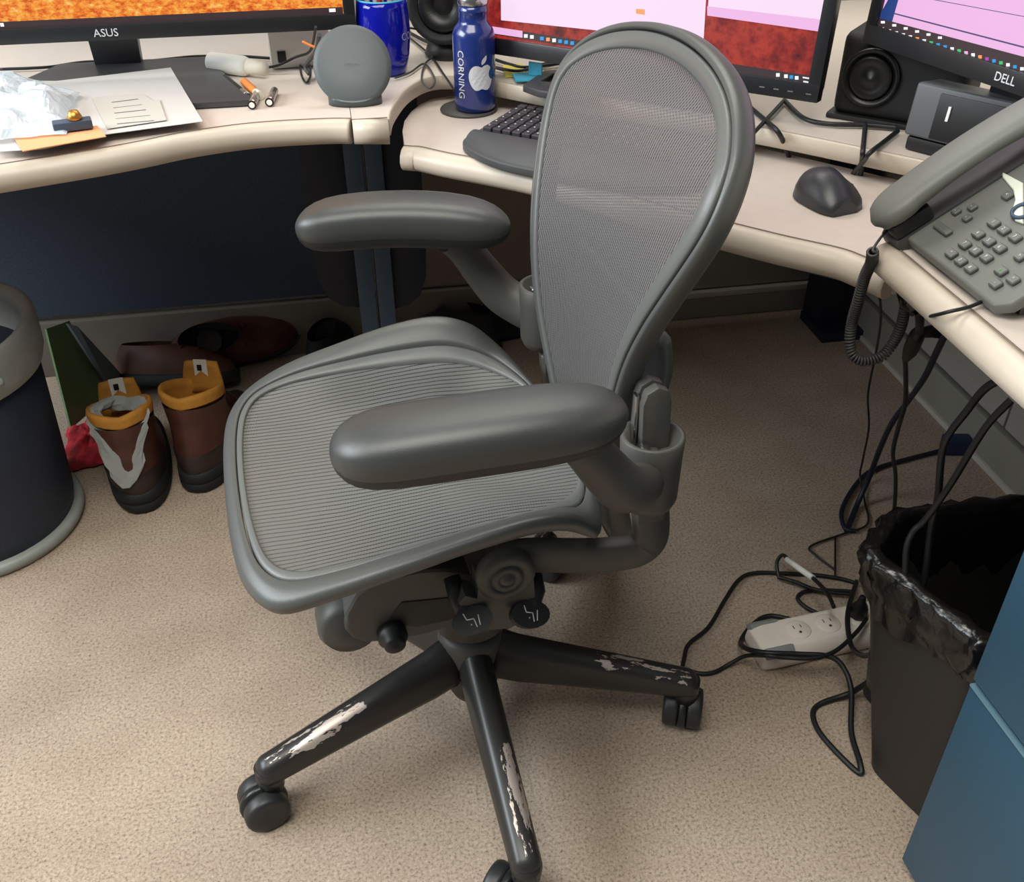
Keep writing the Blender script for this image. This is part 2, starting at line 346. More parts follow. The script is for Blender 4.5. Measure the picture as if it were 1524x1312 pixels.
MB().box2((XR-.006, -1.0, .70), (XR+.014, YB-.02, 1.2)).build('fabric_panel', M_['offwhite'], wr, .003)
MB().box2((XR-.016, -1.0, .86), (XR+.01, YB-.02, .872)).build('trim_rail', M_['teal'], wr, .002)

# ------------------------------------------------------------------ DESKS
def worktop(name, label, front, rest, ztop, th=.033, close_end=()):
    t = thing(name, label, 'desk')
    fr = smooth([Vector((p[0], p[1], 0)) for p in front], 6)
    poly = [(p.x, p.y) for p in fr]+list(rest)
    MB().prism(poly, ztop-th, ztop).build('desk_surface', M_['laminate'], t)
    # bullnose edge swept along the front
    rings = []; n = len(fr); rg = []
    for i, p in enumerate(fr):
        d = (fr[min(i+1, n-1)]-fr[max(i-1, 0)]).normalized(); o = Vector((d.y, -d.x, 0))
        prof = [(0, .0005), (.006, .0008), (.014, -.002), (.020, -.009), (.022, -.018), (.019, -.027), (.012, -.033), (0, -.034)]
        rings.append([Vector((p.x, p.y, ztop))+o*a+Vector((0, 0, zz)) for a, zz in prof])
        rg.append([Vector((p.x, p.y, ztop))+o*a+Vector((0, 0, zz)) for a, zz in ((-.0012, .0), (-.0012, .0012), (.0008, .0014), (.0008, .0))])
    MB().loft(rings).build('edge_trim', M_['edge'], t)
    MB().loft(rg).build('seam_line', M_['groove'], t)
    return t
ZD, ZK = .735, .690
worktop('desk_worktop', 'long beige worktop on the left under papers and orange-screened monitor',
        [(-1.25, 1.17), (-.9, 1.22), (-.62, 1.285), (-.447, 1.341), (-.347, 1.374), (-.283, 1.400), (-.217, 1.432), (-.127, 1.455), (-.029, 1.455), (.0115, 1.448)],  # unseen left end cut short to let light in under the desk
        [(.0115, YB-.02), (-1.25, YB-.02)], ZD)
t = thing('corner_shelf', 'raised beige corner ledge behind keyboard, carrying speakers and middle monitor', 'desk')
inner = smooth([(.064, 1.436, 0), (.070, 1.48, 0), (.082, 1.528, 0), (.097, 1.576, 0), (.114, 1.613, 0), (.136, 1.645, 0), (.163, 1.660, 0), (.195, 1.652, 0), (.23, 1.622, 0), (.333, 1.520, 0), (.46, 1.402, 0), (.592, 1.285, 0), (.737, 1.127, 0), (.93, .915, 0)], 5)
MB().prism([(.0125, 1.447), (.064, 1.434)]+[(p.x, p.y) for p in inner]+[(XR-.02, .915), (XR-.02, YB-.02), (.0125, YB-.02)], ZD-.024, ZD).build('desk_surface', M_['laminate'], t)
o_ = Vector((.05, -1, 0)).normalized()
prof = [(0, .0005), (.006, .0008), (.014, -.002), (.020, -.009), (.022, -.018), (.019, -.027), (.012, -.033), (0, -.034)]
MB().loft([[Vector((x, y, ZD))+Vector((0, -a, zz)) for a, zz in prof] for x, y in ((.0128, 1.447), (.064, 1.436))]).build('edge_trim', M_['edge'], t)
MB().box((.038, 1.4413, ZD+.0005), (.052, .002, .0016)).build('seam_line', M_['groove'], t)
# thin vertical band on the curved inner edge
rings = []
for i, p in enumerate(inner):
    d = (inner[min(i+1, len(inner)-1)]-inner[max(i-1, 0)]).normalized(); o2 = Vector((d.y, -d.x, 0))
    rings.append([Vector((p.x, p.y, ZD))+o2*a+Vector((0, 0, zz)) for a, zz in ((-.001, -.0245), (-.001, .0004), (.002, -.0004), (.003, -.002), (.003, -.0235))])
MB().loft(rings).build('edge_band', M_['edge'], t)
kf = [at(px, py, z=ZK) for px, py in ((602, 217), (613, 218), (627, 219), (668, 228), (740, 241), (819, 258), (985, 305), (1150, 347), (1248, 369), (1285, 382))]
kbk = [at(px, py, z=ZK) for px, py in ((1350, 271), (1133, 220), (756, 146), (720, 142), (690, 142), (668, 143), (643, 147), (626, 155), (612, 166), (602, 180), (599, 195))]
kfp = [(p.x, p.y) for p in kf]+[(.597, .918)]
worktop('keyboard_shelf', 'lower beige corner surface holding keyboard, bottle and mouse', kfp, [(.80, .918), (.85, .97)]+[(p.x, p.y) for p in kbk], ZK, .030)
worktop('desk_worktop', 'beige worktop on the right carrying the desk phone',
        [(.568, .897), (.5675, .6), (.567, .2), (.567, -.6)], [(XR-.02, -.6), (XR-.02, .897)], ZD)
# leg posts where left worktop meets corner
t = thing('desk_support', 'double navy steel post with side plates under the corner seam', 'desk support', (.031, 1.80, 0))
I = inv(t)
MB().box2((-.006, 1.77, 0), (.0275, 1.83, .70)).build('post', M_['steel_navy'], t, .002, Minv=I)
MB().box2((.0315, 1.77, 0), (.064, 1.83, .70)).build('post', M_['steel_navy'], t, .002, Minv=I)
def bracket(x0, x1, y):
    s = 1 if x1 > x0 else -1; w = abs(x1-x0)
    pts = [(0, .70), (w, .70), (w, .38), (w*.95, .31), (w*.75, .27), (w*.4, .25), (0, .245)]
    M = frame((x0, y, 0), (s, 0, 0), (0, 0, 1)); return MB().prism(pts, 0, .02, M)
bracket(-.007, -.085, 1.81).build('side_plate', M_['deep_navy'], t, .001, Minv=I)
bracket(.065, .135, 1.81).build('side_plate', M_['deep_navy'], t, .001, Minv=I)
t = thing('desk_support', 'dark navy leg column standing in the far right corner', 'desk support', (1.13, 1.99, 0))
MB().box((0, 0, .35), (.085, .085, .70)).build('post', M_['deep_navy'], t, .003); MB().box((.01, -.03, .012), (.12, .13, .024)).build('foot', M_['deep_navy'], t, .003)
t = thing('support_bracket', 'dark steel bracket under the front edge of the mouse surface', 'bracket')
a = at(1168, 385, z=.64); b_ = at(1250, 410, z=.64)
MB().prism([(a.x, a.y), (b_.x, b_.y), (b_.x+.10, b_.y+.12), (a.x+.10, a.y+.12)], .635, .653).build('plate', M_['deep_navy'], t, .002)
MB().box((a.x+.10, a.y+.06, .615), (.05, .09, .04), Rz(-.75)).build('crank_housing', M_['deep_navy'], t, .004)

# file cabinet
t = thing('file_cabinet', 'blue steel drawer cabinet under the right worktop', 'cabinet', (.621, .614, 0), math.radians(1.5))
MB().box2((.003, -.50, .012), (.52, 0, .70)).build('body', M_['cab'], t, .003)
for z0, z1 in ((.013, .3465), (.3535, .699)):
    d = MB().box2((-.017, -.499, z0), (.003, -.001, z1)).build('drawer', M_['cab'], t, .002)
    MB().box2((-.0185, -.498, z1-.0022), (-.012, -.002, z1+.0006)).build('drawer_lip', M_['cab_edge'], d)
    MB().box((-.023, -.25, z1-.05), (.012, .12, .014)).build('handle', M_['cab_edge'], d, .003)
MB().box2((.03, -.48, 0), (.5, -.02, .013)).build('plinth', M_['black'], t)

# ------------------------------------------------------------------ OFFICE CHAIR
HUB = (.1003, .9525, 0); PSI = math.radians(186.5)
ch = thing('office_chair', 'dark grey mesh office chair with worn five-star base, in mid floor', 'chair', HUB, PSI)
# base
hubm = MB().lathe([(.0, .055), (.030, .055), (.036, .07), (.040, .12), (.044, .15), (.046, .166), (.043, .176), (.036, .180), (.030, .180), (.030, .172), (0, .172)], n=32).build('base_hub', M_['under'], ch)
PH = 3.52829-PSI
for k in range(5):
    a = PH+k*2*PI/5
    rings = []
    for s in range(13):
        t_ = s/12; x = .018+t_*.292
        top = .176-.225*x*1.0 + (.004 if t_ < .1 else 0); dep = lerp(.092, .042, t_**.8); hw = lerp(.0245, .0195, t_)
        ring = []
        for j in range(16):
            an = 2*PI*j/16; cy_, sz = math.cos(an), math.sin(an)
            yy = hw*math.copysign(abs(cy_)**.75, cy_); zz = math.copysign(abs(sz)**.8, sz)
            yy *= 1.0 if zz < 0 else (1-.10*zz)
            ring.append(Vector((x, yy, top-dep/2+zz*dep/2)))
        rings.append(ring)
    # rounded nose turning down
    last = rings[-1]; cz = sum((p.z for p in last))/16
    for s in range(1, 6):
        f = math.sin(s/5*PI/2); g = math.cos(s/5*PI/2)
        rings.append([Vector((last[0].x+.016*f, p.y*max(g, .05), cz+(p.z-cz)*max(g, .05)-.004*f)) for p in last])
    lg = MB().loft(rings)
    lg.lathe([(.0, .052), (.0165, .052), (.0185, .070), (.0185, .092), (0, .092)], c=(.308, 0, 0), n=16)
    lo = lg.build('base_leg', M_['worn_far' if k == 2 else 'worn'], ch); lo.rotation_euler = (0, 0, a)
    if k < 3: lo['label'] = 'dark leg with paint worn to bare metal'
    # caster
    sw = {0: (-.014, -.008, -72), 1: (-.022, .002, -40), 2: (.000, .004, -22)}.get(k, (.012, .010, 40+60*k))
    px_, py_ = .308*math.cos(a), .308*math.sin(a)
    # swivel offset given in world axes -> chair axes
    wa = math.radians(sw[2])-PSI; ox, oy = (Matrix.Rotation(-PSI, 2) @ Vector(sw[:2]))
    ax = Vector((math.cos(wa), math.sin(wa), 0))
    ca = bpy.data.objects.new('caster', None); C.objects.link(ca); ca.parent = ch; ca.location = (px_+ox, py_+oy, .0); ca.empty_display_size = .02
    RR = frame((0, 0, .0305), ax.cross(Vector((0, 0, 1))), (0, 0, 1))
    for sgn in (-1, 1):
        w = MB().lathe([(0, .006), (.026, .006), (.0295, .008), (.030, .012), (.030, .022), (.028, .0265), (.022, .028), (.0, .0275)], n=28)
        if sgn < 0: w.v = [Vector((v.x, v.y, -v.z)) for v in w.v]
        xf(w, RR).build('wheel', M_['wheel'], ca)
    hd = MB().lathe([(0, -.005), (.0315, -.005), (.0325, 0), (.0315, .005), (0, .005)], n=24); xf(hd, RR)
    hd.tube([Vector((-ox, -oy, .062)), Vector((-ox, -oy, .044)), Vector((0, 0, .034))], [.011, .012, .010], 10)
    hd.build('fork', M_['wheel_face'], ca)
# column
MB().lathe([(0, .17), (.026, .17), (.026, .25), (.023, .252), (.023, .31), (0, .31)], n=24).build('gas_column', M_['black_gloss'], ch)
# seat frame -------------------------------------------------
SEAT = [((.278, 0, .480), (.256, 0, .491)), ((.275, .10, .480), (.252, .092, .491)), ((.264, .165, .482), (.240, .150, .492)), ((.238, .206, .488), (.214, .178, .495)), ((.185, .222, .507), (.168, .186, .500)),
        ((.11, .227, .526), (.10, .183, .504)), ((.04, .228, .541), (.035, .176, .506)), ((-.02, .225, .546), (-.02, .168, .505)), ((-.064, .218, .533), (-.058, .156, .499)), ((-.096, .208, .506), (-.088, .138, .491)),
        ((-.120, .150, .486), (-.110, .108, .485)), ((-.134, .08, .478), (-.122, .055, .480)), ((-.138, 0, .475), (-.126, 0, .478))]
full = SEAT+[((o[0], -o[1], o[2]), (i[0], -i[1], i[2])) for o, i in SEAT[-2:0:-1]]
OUT = smooth([f[0] for f in full], 6, True); INN = smooth([f[1] for f in full], 6, True)
rings = []; band = []
for o, i in zip(OUT, INN):
    d = (o-i); dh = Vector((d.x, d.y, 0)); w = dh.length; dh.normalize(); dz = Vector((0, 0, 1))
    g = lambda t, up_: i+d*t+dz*up_
    sk = .016 + .010*min(1, max(0, (o.z-.48)/.05))
    rings.append([g(.36, -.004), g(.36, .0035), g(.42, .006), g(.70, .0045), g(.92, .003), o+dh*.002-dz*.002, o+dh*.003-dz*.009, o-dh*.002-dz*.018, o-dh*.010-dz*sk, i+d*.45-dz*(sk*.8+.004), i+d*.36-dz*.012])
    band.append([g(-.02, .0), g(-.02, .003), g(.08, .0045), g(.26, .0045), g(.315, .003), g(.315, -.006), g(-.02, -.006)])
MB().loft(rings, closed=True).build('seat_frame', M_['frame'], ch)
MB().loft(band, closed=True).build('seat_rim', M_['frame2'], ch)
rows = []; uvs = []
cen = Vector((.07, 0, .482))
for k in range(15):
    s = k/14; r_ = []; u_ = []
    for i in INN+[INN[0]]:
        p = Vector((lerp(i.x, cen.x, s), lerp(i.y, cen.y, s), 0)); p.z = lerp(cen.z, i.z, (1-s)**1.6)
        r_.append(p); u_.append((p.x, p.y))
    rows.append(r_); uvs.append(u_)
MB().grid(rows, uvs=uvs).build('seat_mesh', M_['seat_weave'], ch, fix=False)
# back -------------------------------------------------------
BT = [0, .04, .10, .18, .26, .34, .42, .50, .58, .66, .74, .82, .88, .93, .97, 1]
BX = [-.200, -.192, -.180, -.166, -.156, -.150, -.146, -.145, -.149, -.160, -.177, -.197, -.212, -.226, -.238, -.246]
BW = [0, .050, .072, .086, .098, .113, .131, .148, .165, .186, .208, .2240, .220, .197, .147, 0]
ZB0, BH = .297, .645
def back_xz(t): return sinterp(t, BT, BX), ZB0+BH*t
right = []
TT = [0, .001, .004, .010, .02, .04, .07, .10, .14, .18, .22, .26, .30, .34, .38, .42, .46, .50, .54, .58, .62, .66, .70, .74, .78, .81, .84, .87, .90, .92, .94, .955, .968, .979, .988, .994, .9985, 1]
def bw(t):
    if t < .04: return .050*math.sqrt(max(0, 1-((.04-t)/.04)**2))
    if t > .84: return .2243*max(0, 1-((t-.84)/.16)**2.4)**.5
    return sinterp(t, BT[1:14], BW[1:14])
def bp_(t, lat):
    x, z = back_xz(t); w = max(bw(t), 1e-4); q = min(1, abs(lat)/w)
    return Vector((x+.018*(lat/.23)**2*1.0, lat, z))
half = [bp_(t, bw(t)) for t in TT]
loop = half+[Vector((p.x, -p.y, p.z)) for p in half[-2:0:-1]]
loop = smooth(loop, 3, True)
def resample(P, n):
    P = P+[P[0]]; L_ = [0.]
    for a, b_ in zip(P, P[1:]): L_.append(L_[-1]+(b_-a).length)
    out = []; k = 0
    for i in range(n):
        s = L_[-1]*i/n
        while L_[k+1] < s: k += 1
        out.append(P[k].lerp(P[k+1], (s-L_[k])/max(1e-9, L_[k+1]-L_[k])))
    return out
loop = resample(loop, 200)
def bnorm(p):
    t = (p.z-ZB0)/BH; e = .02; x1, z1 = back_xz(min(1, t+e)); x0, z0 = back_xz(max(0, t-e)); d = Vector((x1-x0, 0, z1-z0)).normalized()
    n_ = Vector((d.z, 0, -d.x)); n_.y = p.y*1.5; return n_.normalized()
rin = []; rout = []; innerloop = []; iw = max(range(200), key=lambda k: loop[k].y)
Tw = (loop[(iw+1) % 200]-loop[iw-1]).normalized(); SG = 1 if Tw.cross(bnorm(loop[iw])).y > 0 else -1
for i, p in enumerate(loop):
    T_ = (loop[(i+1) % 200]-loop[i-1]).normalized(); N_ = bnorm(p); O_ = T_.cross(N_).normalized()
    O_ = O_*SG
    bwid = .010+.009*min(1, max(0, (p.z-.45)/.3))
    f = lambda a, b_: p+O_*a+N_*b_
    rin.append([f(-.010-bwid, -.006), f(-.010-bwid, -.001), f(-.008-bwid, .001), f(-.0135, .003), f(-.0112, .001), f(-.0112, -.008), f(-.016, -.010)])
    rout.append([f(-.0092, -.003), f(-.0088, .0015), f(-.0065, .004), f(-.002, .002), f(.0, -.004), f(.001, -.014), f(-.002, -.023), f(-.010, -.027), f(-.016, -.022), f(-.016, -.010), f(-.0095, -.008)])
    innerloop.append(f(-.008-bwid, .001))
MB().loft(rout, closed=True).build('back_frame', M_['frame'], ch)
MB().loft(rin, closed=True).build('back_rim', M_['frame2'], ch)
# mesh rows across the back
rows = []; uvs = []
R_ = [p for p in innerloop if p.y > 0]; R_.sort(key=lambda p: p.z)
zs = [p.z for p in R_]; ys = [p.y for p in R_]; xs = [p.x for p in R_]
nrow = 60; z0, z1 = min(p.z for p in innerloop), max(p.z for p in innerloop)
for k in range(nrow+1):
    z = lerp(z0+.0005, z1-.0005, k/nrow); w = interp(z, zs, ys)+.002; xe = interp(z, zs, xs)
    if k == nrow: w = .012
    r_ = []; u_ = []
    for j in range(17):
        y = w*(j/8-1); r_.append(Vector((xe-.004-.012*(1-(j/8-1)**2)*min(1, w/.15), y, z))); u_.append((y*(1+.0*z), z))
    rows.append(r_); uvs.append(u_)
MB().grid(rows, uvs=uvs).build('back_mesh', M_['back_weave'], ch, fix=False)
# lumbar pad behind the mesh, seen through it
lp = MB(); rr = []
for k in range(9):
    t_ = k/8; rr.append([Vector((-.186-.006*math.sin(t_*PI), y, .60+.07*t_)) for y in [(-.13+.26*j/12) for j in range(13)]])
lo = lp.grid(rr).build('lumbar_pad', M_['frame2'], ch, fix=False); sm = lo.modifiers.new('s', 'SOLIDIFY'); sm.thickness = .012
# yoke: U bar from pivots to rear posts
for s in (1, -1):
    pts = smooth([(-.010, .122*s, .408), (-.050, .130*s, .410), (-.105, .152*s, .414), (-.150, .163*s, .416), (-.172, .166*s, .424), (-.178, .167*s, .445), (-.172, .167*s, .50)], 5)
    m_ = MB(); rg = []
    for i, p in enumerate(pts):
        d = (pts[min(i+1, len(pts)-1)]-pts[max(i-1, 0)]).normalized(); sd = Vector((0, s, 0)); sd = (sd-d*sd.dot(d)).normalized(); u_ = d.cross(sd)
        hh = lerp(.022, .020, i/len(pts)); rg.append([p+u_*hh*a+sd*.011*b_ for a, b_ in ((-1, -.6), (-.8, -1), (.8, -1), (1, -.6), (1, .6), (.8, 1), (-.8, 1), (-1, .6))])
    yk = m_.loft(rg).build('yoke_arm', M_['under'], ch)
    # upright slotted post
    po = MB()
    for dy in (-.0085, .0085):
        prof2 = [(-.022, .47), (.010, .47), (.016, .628), (.012, .642), (.0, .648), (-.012, .642), (-.016, .628)]
        po.prism(prof2, -.0065, .0065, frame((-.165, .166*s+dy, 0), (1, 0, 0), (0, 0, 1)))
    po.build('upright_post', M_['under'], yk, .003)
    MB().box((-.147, .166*s, .595), (.004, .010, .08)).build('slot_plate', M_['chrome'], yk, .001)
    # pivot disc
    pd = MB().lathe([(0, 0), (.038, 0), (.040, .004), (.040, .016), (.035, .021), (.024, .022), (.023, .019), (.021, .019), (.020, .023), (.012, .0235), (.011, .021), (.009, .024), (0, .0245)], n=32)
    MM = frame((-.010, .142*s, .410), (1, 0, 0), (0, 0, -s)) @ Matrix.Scale(.86, 4); xf(pd, MM)
    pq = [(-.037, 0), (-.040, -.050), (-.030, -.085), (-.005, -.098), (.030, -.092), (.052, -.075), (.058, -.045), (.066, -.030), (.056, -.020), (.040, -.030), (.037, 0)]
    pd.prism(pq if s < 0 else [(x, -y) for x, y in pq[::-1]], -.02, .015, MM)
    pd.build('tilt_pivot', M_['under'], ch)
    # armrest : pad, base, curved support
    yw = math.radians(-7 if s > 0 else -17)*1.0
    yw = {1: math.radians(-7), -1: math.radians(-17)}[s]
    PC = Vector((.034, .240, .678)) if s > 0 else Vector((.010, -.238, .688))
    PM = Matrix.Translation(PC) @ Matrix.Rotation(yw, 4, 'Z')
    def padring(u, lo_, hi_, wmul):
        L2 = .137; x = -L2+2*L2*u; e = max(0, 1-abs(2*u-1)**(6.5 if u > .5 else 4.5))**.5
        e = max(e, .02); bend = -.010*(2*u-1)**2*1.0; yb = .012*s*(2*u-1)**2
        w = .0425*wmul*e*(1-.05*(1-u)); ring = []
        for j in range(20):
            an = 2*PI*j/20; c_, s_ = math.cos(an), math.sin(an)
            y = w*math.copysign(abs(c_)**.7, c_); zt = math.copysign(abs(s_)**.72, s_)
            z = (hi_*zt if zt > 0 else lo_*-zt)*max(e, .04)
            ring.append(PM @ Vector((x, y-yb, z+bend-(.014*(u-.4) if s > 0 else 0))))
        return ring
    us = [0, .002, .006, .012, .02, .045, .08, .13, .2, .3, .4, .5, .6, .7, .8, .87, .92, .955, .98, .988, .994, .998, 1]
    pad = MB().loft([padring(u, -.027, .026, 1.0) for u in us]).build('armrest', M_['pad'], ch)
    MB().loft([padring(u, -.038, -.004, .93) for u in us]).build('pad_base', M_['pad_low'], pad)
    ys_ = .238 if s > 0 else .225
    sp_ = smooth([(-.045, ys_*s, .655), (-.065, (ys_+.003)*s, .636), (-.090, .232*s, .598), (-.115, .224*s, .565), (-.140, .208*s, .550), (-.162, .185*s, .546)], 5)
    rg = []
    for i, p in enumerate(sp_):
        d = (sp_[min(i+1, len(sp_)-1)]-sp_[max(i-1, 0)]).normalized(); sd = Vector((0, 1, 0)); sd = (sd-d*sd.dot(d)).normalized(); u_ = d.cross(sd); t_ = i/(len(sp_)-1)
        a_, b2 = lerp(.020, .032, t_), lerp(.020, .022, t_)
        rg.append([p+u_*a_*math.cos(2*PI*j/14)+sd*b2*math.sin(2*PI*j/14) for j in range(14)])
    MB().loft(rg).build('arm_support', M_['under'], pad)
    # cup shaped yoke around post
    cp = MB().lathe([(0, .500), (.018, .500), (.028, .505), (.032, .515), (.033, .570), (.034, .592), (.031, .594), (.028, .592), (.022, .572), (0, .570)], c=(-.162, .182*s, 0), n=24)
    cp.build('arm_clamp', M_['under'], pad)
    MB().lathe([(0, 0), (.011, 0), (.012, .004), (.009, .010), (0, .011)], c=(0, 0, 0), n=16)
    kn_ = MB().lathe([(0, 0), (.012, 0), (.013, .005), (.010, .012), (0, .013)], n=16); xf(kn_, frame((-.193, .182*s, .560), (0, 1, 0), (0, 0, 1))); kn_.build('lock_knob', M_['black'], pad)
    MB().box((-.150, .190*s, .580), (.010, .014, .012)).build('latch', M_['chrome'], pad, .002)
# tilt mechanism
ICH = inv(ch)
def cpl(px, py, yl):      # point of the chair's own vertical plane y = yl
    d = fw+rt*((px-762)/F)-up*((py-656)/F); o = ICH @ Vector((0, 0, H)); d = ICH.to_3x3() @ d
    return o+d*((yl-o.y)/d.y)
out = [cpl(px, py, .105) for px, py in ((512, 938), (514, 915), (530, 886), (556, 868), (590, 857), (625, 850), (660, 848), (700, 850), (712, 880), (705, 915), (678, 931), (640, 944), (600, 952), (570, 957), (545, 957), (526, 952))]
tp = [(p.x, p.z) for p in out]
FH = frame((0, 0, 0), (1, 0, 0), (0, 0, 1))      # local z of this frame is -y
MB().prism(tp[::-1], -.105, .105, FH).build('tilt_housing', M_['under'], ch, .007, 3)
rec = [cpl(px, py, .106) for px, py in ((575, 925), (598, 896), (690, 887), (700, 905), (670, 922), (620, 933))]
MB().prism([(p.x, p.z) for p in rec][::-1], -.1065, -.100, FH).build('side_recess', M_['black'], ch, .001)
for s in (1, -1):
    kc = cpl(582, 940, .10)
    k_ = MB().lathe([(0, 0), (.018, 0), (.018, .012), (.014, .015), (.013, .024), (.009, .027), (0, .028)], n=20); xf(k_, frame((kc.x, .105*s, kc.z+.006), (1, 0, 0), (0, 0, -s))); k_.build('tension_knob', M_['black'], ch)
bc_ = cpl(530, 905, .06)
fb = MB().lathe([(0, -.098), (.030, -.098), (.036, -.090), (.036, .050), (.033, .052), (.033, .056), (.038, .058), (.038, .088), (.032, .098), (0, .098)], n=28); xf(fb, frame((bc_.x+.012, 0, bc_.z), (0, 0, 1), (1, 0, 0))); fb.build('front_barrel', M_['under'], ch)
MB().lathe([(0, .18), (.052, .20), (.056, .24), (.05, .30), (0, .33)], n=28).build('column_cover', M_['under'], ch)
for px_, py_, dr in ((703, 923, .012), (788, 914, -.018)):
    c3 = cpl(px_, py_, .165)
    pm = frame(c3, (-1, 0, dr*14), (0, -.75, .62))
    st = MB().tube([Vector((c3.x+dr*1.0, .120, c3.z+.030)), Vector((c3.x+dr*.8, .142, c3.z+.014)), c3-Vector((0, .006, .006))], [.010, .012, .011], 10)
    st.prism([(.024*math.cos(2*PI*j/20), .0165*math.sin(2*PI*j/20)) for j in range(20)], -.005, .005, pm)
    lv = st.build('lever', M_['black'], ch)
    ic = MB()
    for (x0, y0, x1, y1) in ((-.008, .010, -.006, .002), (-.006, .002, .002, .001), (.002, .001, .003, -.009), (-.002, -.004, -.003, -.005), (.008, .004, .007, -.008)):
        ic.tube([pm @ Vector((x0, y0, .0056)), pm @ Vector((x1, y1, .0056))], .0007, 5)
    ic.build('lever_icon', M_['icon'], lv)
# seat carrier plates between frame and pivots
for s in (1, -1):
    MB().loft([[Vector((x, s*y, z)) for y, z in ((.05, zb), (.07, zb), (.12, zt), (.09, zt))] for x, zb, zt in ((-.085, .40, .455), (-.04, .39, .462), (.06, .39, .462), (.12, .40, .458))], smooth=False).build('seat_bracket', M_['under'], ch, .002)

# ------------------------------------------------------------------ MONITORS
def quad(p, w, h, M, zoff=.0, th=.0006):
    return xf(MB().box((p[0], p[1], zoff), (w, h, th)), M)
def monitor(name, label, BL, BR, tilt, Hh, bz_side, bz_bot, m_scr, th=.045, bez='bezel'):
    "BL, BR: lower outer corners of the bezel in world space"
    BL, BR = Vector(BL), Vector(BR); X = (BR-BL); w = X.length; X.normalize()
    nrm = Vector((X.y, -X.x, 0)).normalized()       # faces the viewer
    up_ = (Vector((0, 0, 1))-nrm*math.tan(tilt)).normalized()
    t = thing(name, label, 'monitor', (BL.x, BL.y, BL.z)); I = inv(t)
    M = frame(BL, X, up_); M = I @ M
    MB_ = MB()
    MB().box((w/2, Hh/2, -.028), (w-.01, Hh-.01, .034)).v
    b1 = MB(); b1.box((w/2, bz_bot/2, -.006), (w, bz_bot, .022)); b1.box((w/2, Hh-bz_side/2, -.006), (w, bz_side, .022))
    b1.box((bz_side/2, Hh/2, -.006), (bz_side, Hh-2*.0, .0218)); b1.box((w-bz_side/2, Hh/2, -.006), (bz_side, Hh, .0218))
    xf(b1, M).build('bezel', M_[bez], t, .0012)
    xf(MB().box((w/2, Hh/2, -.030), (w-.012, Hh-.012, .036)), M).build('rear_shell', M_['bezel'], t, .006)
    xf(MB().box((w/2, (Hh+bz_bot-bz_side)/2, -.0035), (w-2*bz_side+.001, Hh-bz_bot-bz_side+.001, .004)), M).build('screen', m_scr, t)
    return t, M, w
def part(t, nm, m, mb): return mb.build(nm, M_[m], t)
# left monitor, orange leaves wallpaper
yA = 1.665
BLa = Vector((-.60, yA, .786)); BRa = at(530, 35.5, y=yA)
BLa = at(-110, 79, y=yA)
t, M, w = monitor('monitor', 'black monitor showing orange autumn wallpaper above papers on left worktop', (BLa.x, yA, (BLa.z+BRa.z)/2), (BRa.x, yA, (BLa.z+BRa.z)/2), math.radians(4), .36, .018, .022, M_['s_fire'])
tb = xf(text_mb('ASUS', .016), M @ Matrix.Translation((.265, .0105, .0055))); part(t, 'brand_lettering', 'silver_print', tb)
part(t, 'taskbar', 's_bar', quad((w/2, .022+.005, 0), w-.037, .010, M, -.0008))
part(t, 'clock_text', 's_icon', quad((w-.035, .028, 0), .010, .005, M, .0002))
part(t, 'taskbar_icon', 's_icon', quad((.118, .028, 0), .005, .005, M, .0002))
# its stand
n_ = at(140, 60, y=1.79); 
I = inv(t)
ns = xf(MB().prism([(-.40+.0, .742), (-.325, .742), (-.318, .90), (-.408, .90)], 0, .022, frame((0, 1.815, 0), (1, 0, 0), (0, 0, 1))), I); ns.build('stand_neck', M_['stand'], t, .002)
q = [at(384, 153, z=.7475), at(205, 163, z=.7475)]
bs = MB().prism([(-.215, 1.537), (-.128, 1.537), (-.222, 1.815), (-.46, 1.815), (-.55, 1.60)], ZD+.0012, ZD+.0105); xf(bs, I).build('stand_base', M_['stand'], t, .002)
# middle monitor
zM = .775
BLm, BRm = at(704, 75, z=zM), at(1217, 153, z=zM)
t, M, w = monitor('monitor', 'middle black monitor showing red wallpaper with white windows, behind the chair', BLm, BRm, math.radians(5), .33, .017, .024, M_['s_red'])
def sp_px(px, py, M_local, t):     # intersect view ray with the monitor's face, return local x,y
    Mw = inv(t).inverted() @ M_local; o = Mw.translation; nz = Mw.col[2].to_3d()
    d = fw+rt*((px-762)/F)-up*((py-656)/F); s = (o-Vector((0, 0, H))).dot(nz)/d.dot(nz); P = Vector((0, 0, H))+d*s
    v = Mw.inverted() @ P; return v.x, v.y
def poly_on(t, M, nm, m, pix, zoff=.0004):
    pts = [sp_px(px, py, M, t) for px, py in pix]; area_ = sum(a[0]*b_[1]-b_[0]*a[1] for a, b_ in zip(pts, pts[1:]+pts[:1]))
    if area_ < 0: pts = pts[::-1]
    return xf(MB().prism(pts, zoff-.0006, zoff), M).build(nm, M_[m], t)
poly_on(t, M, 'window_pane', 's_white', [(744, -190), (1062, -190), (1047, 62), (746, 30)], .0006)
poly_on(t, M, 'window_pane', 's_white', [(1066, -150), (1262, -150), (1228, 48), (1053, 23)], .0006)
poly_on(t, M, 'window_footer', 's_pink', [(1053, 9), (1233, 30), (1228, 48), (1053, 23)], .0012)
poly_on(t, M, 'orange_tile', 's_orange', [(947, 13), (960, 14), (960, 22), (947, 20)], .0012)
poly_on(t, M, 'taskbar', 's_bar', [(722, 38), (1220, 115), (1218, 127), (722, 49)], .0006)
poly_on(t, M, 'search_field', 's_pink', [(724, 38), (778, 46), (778, 56), (724, 48)], .0012)
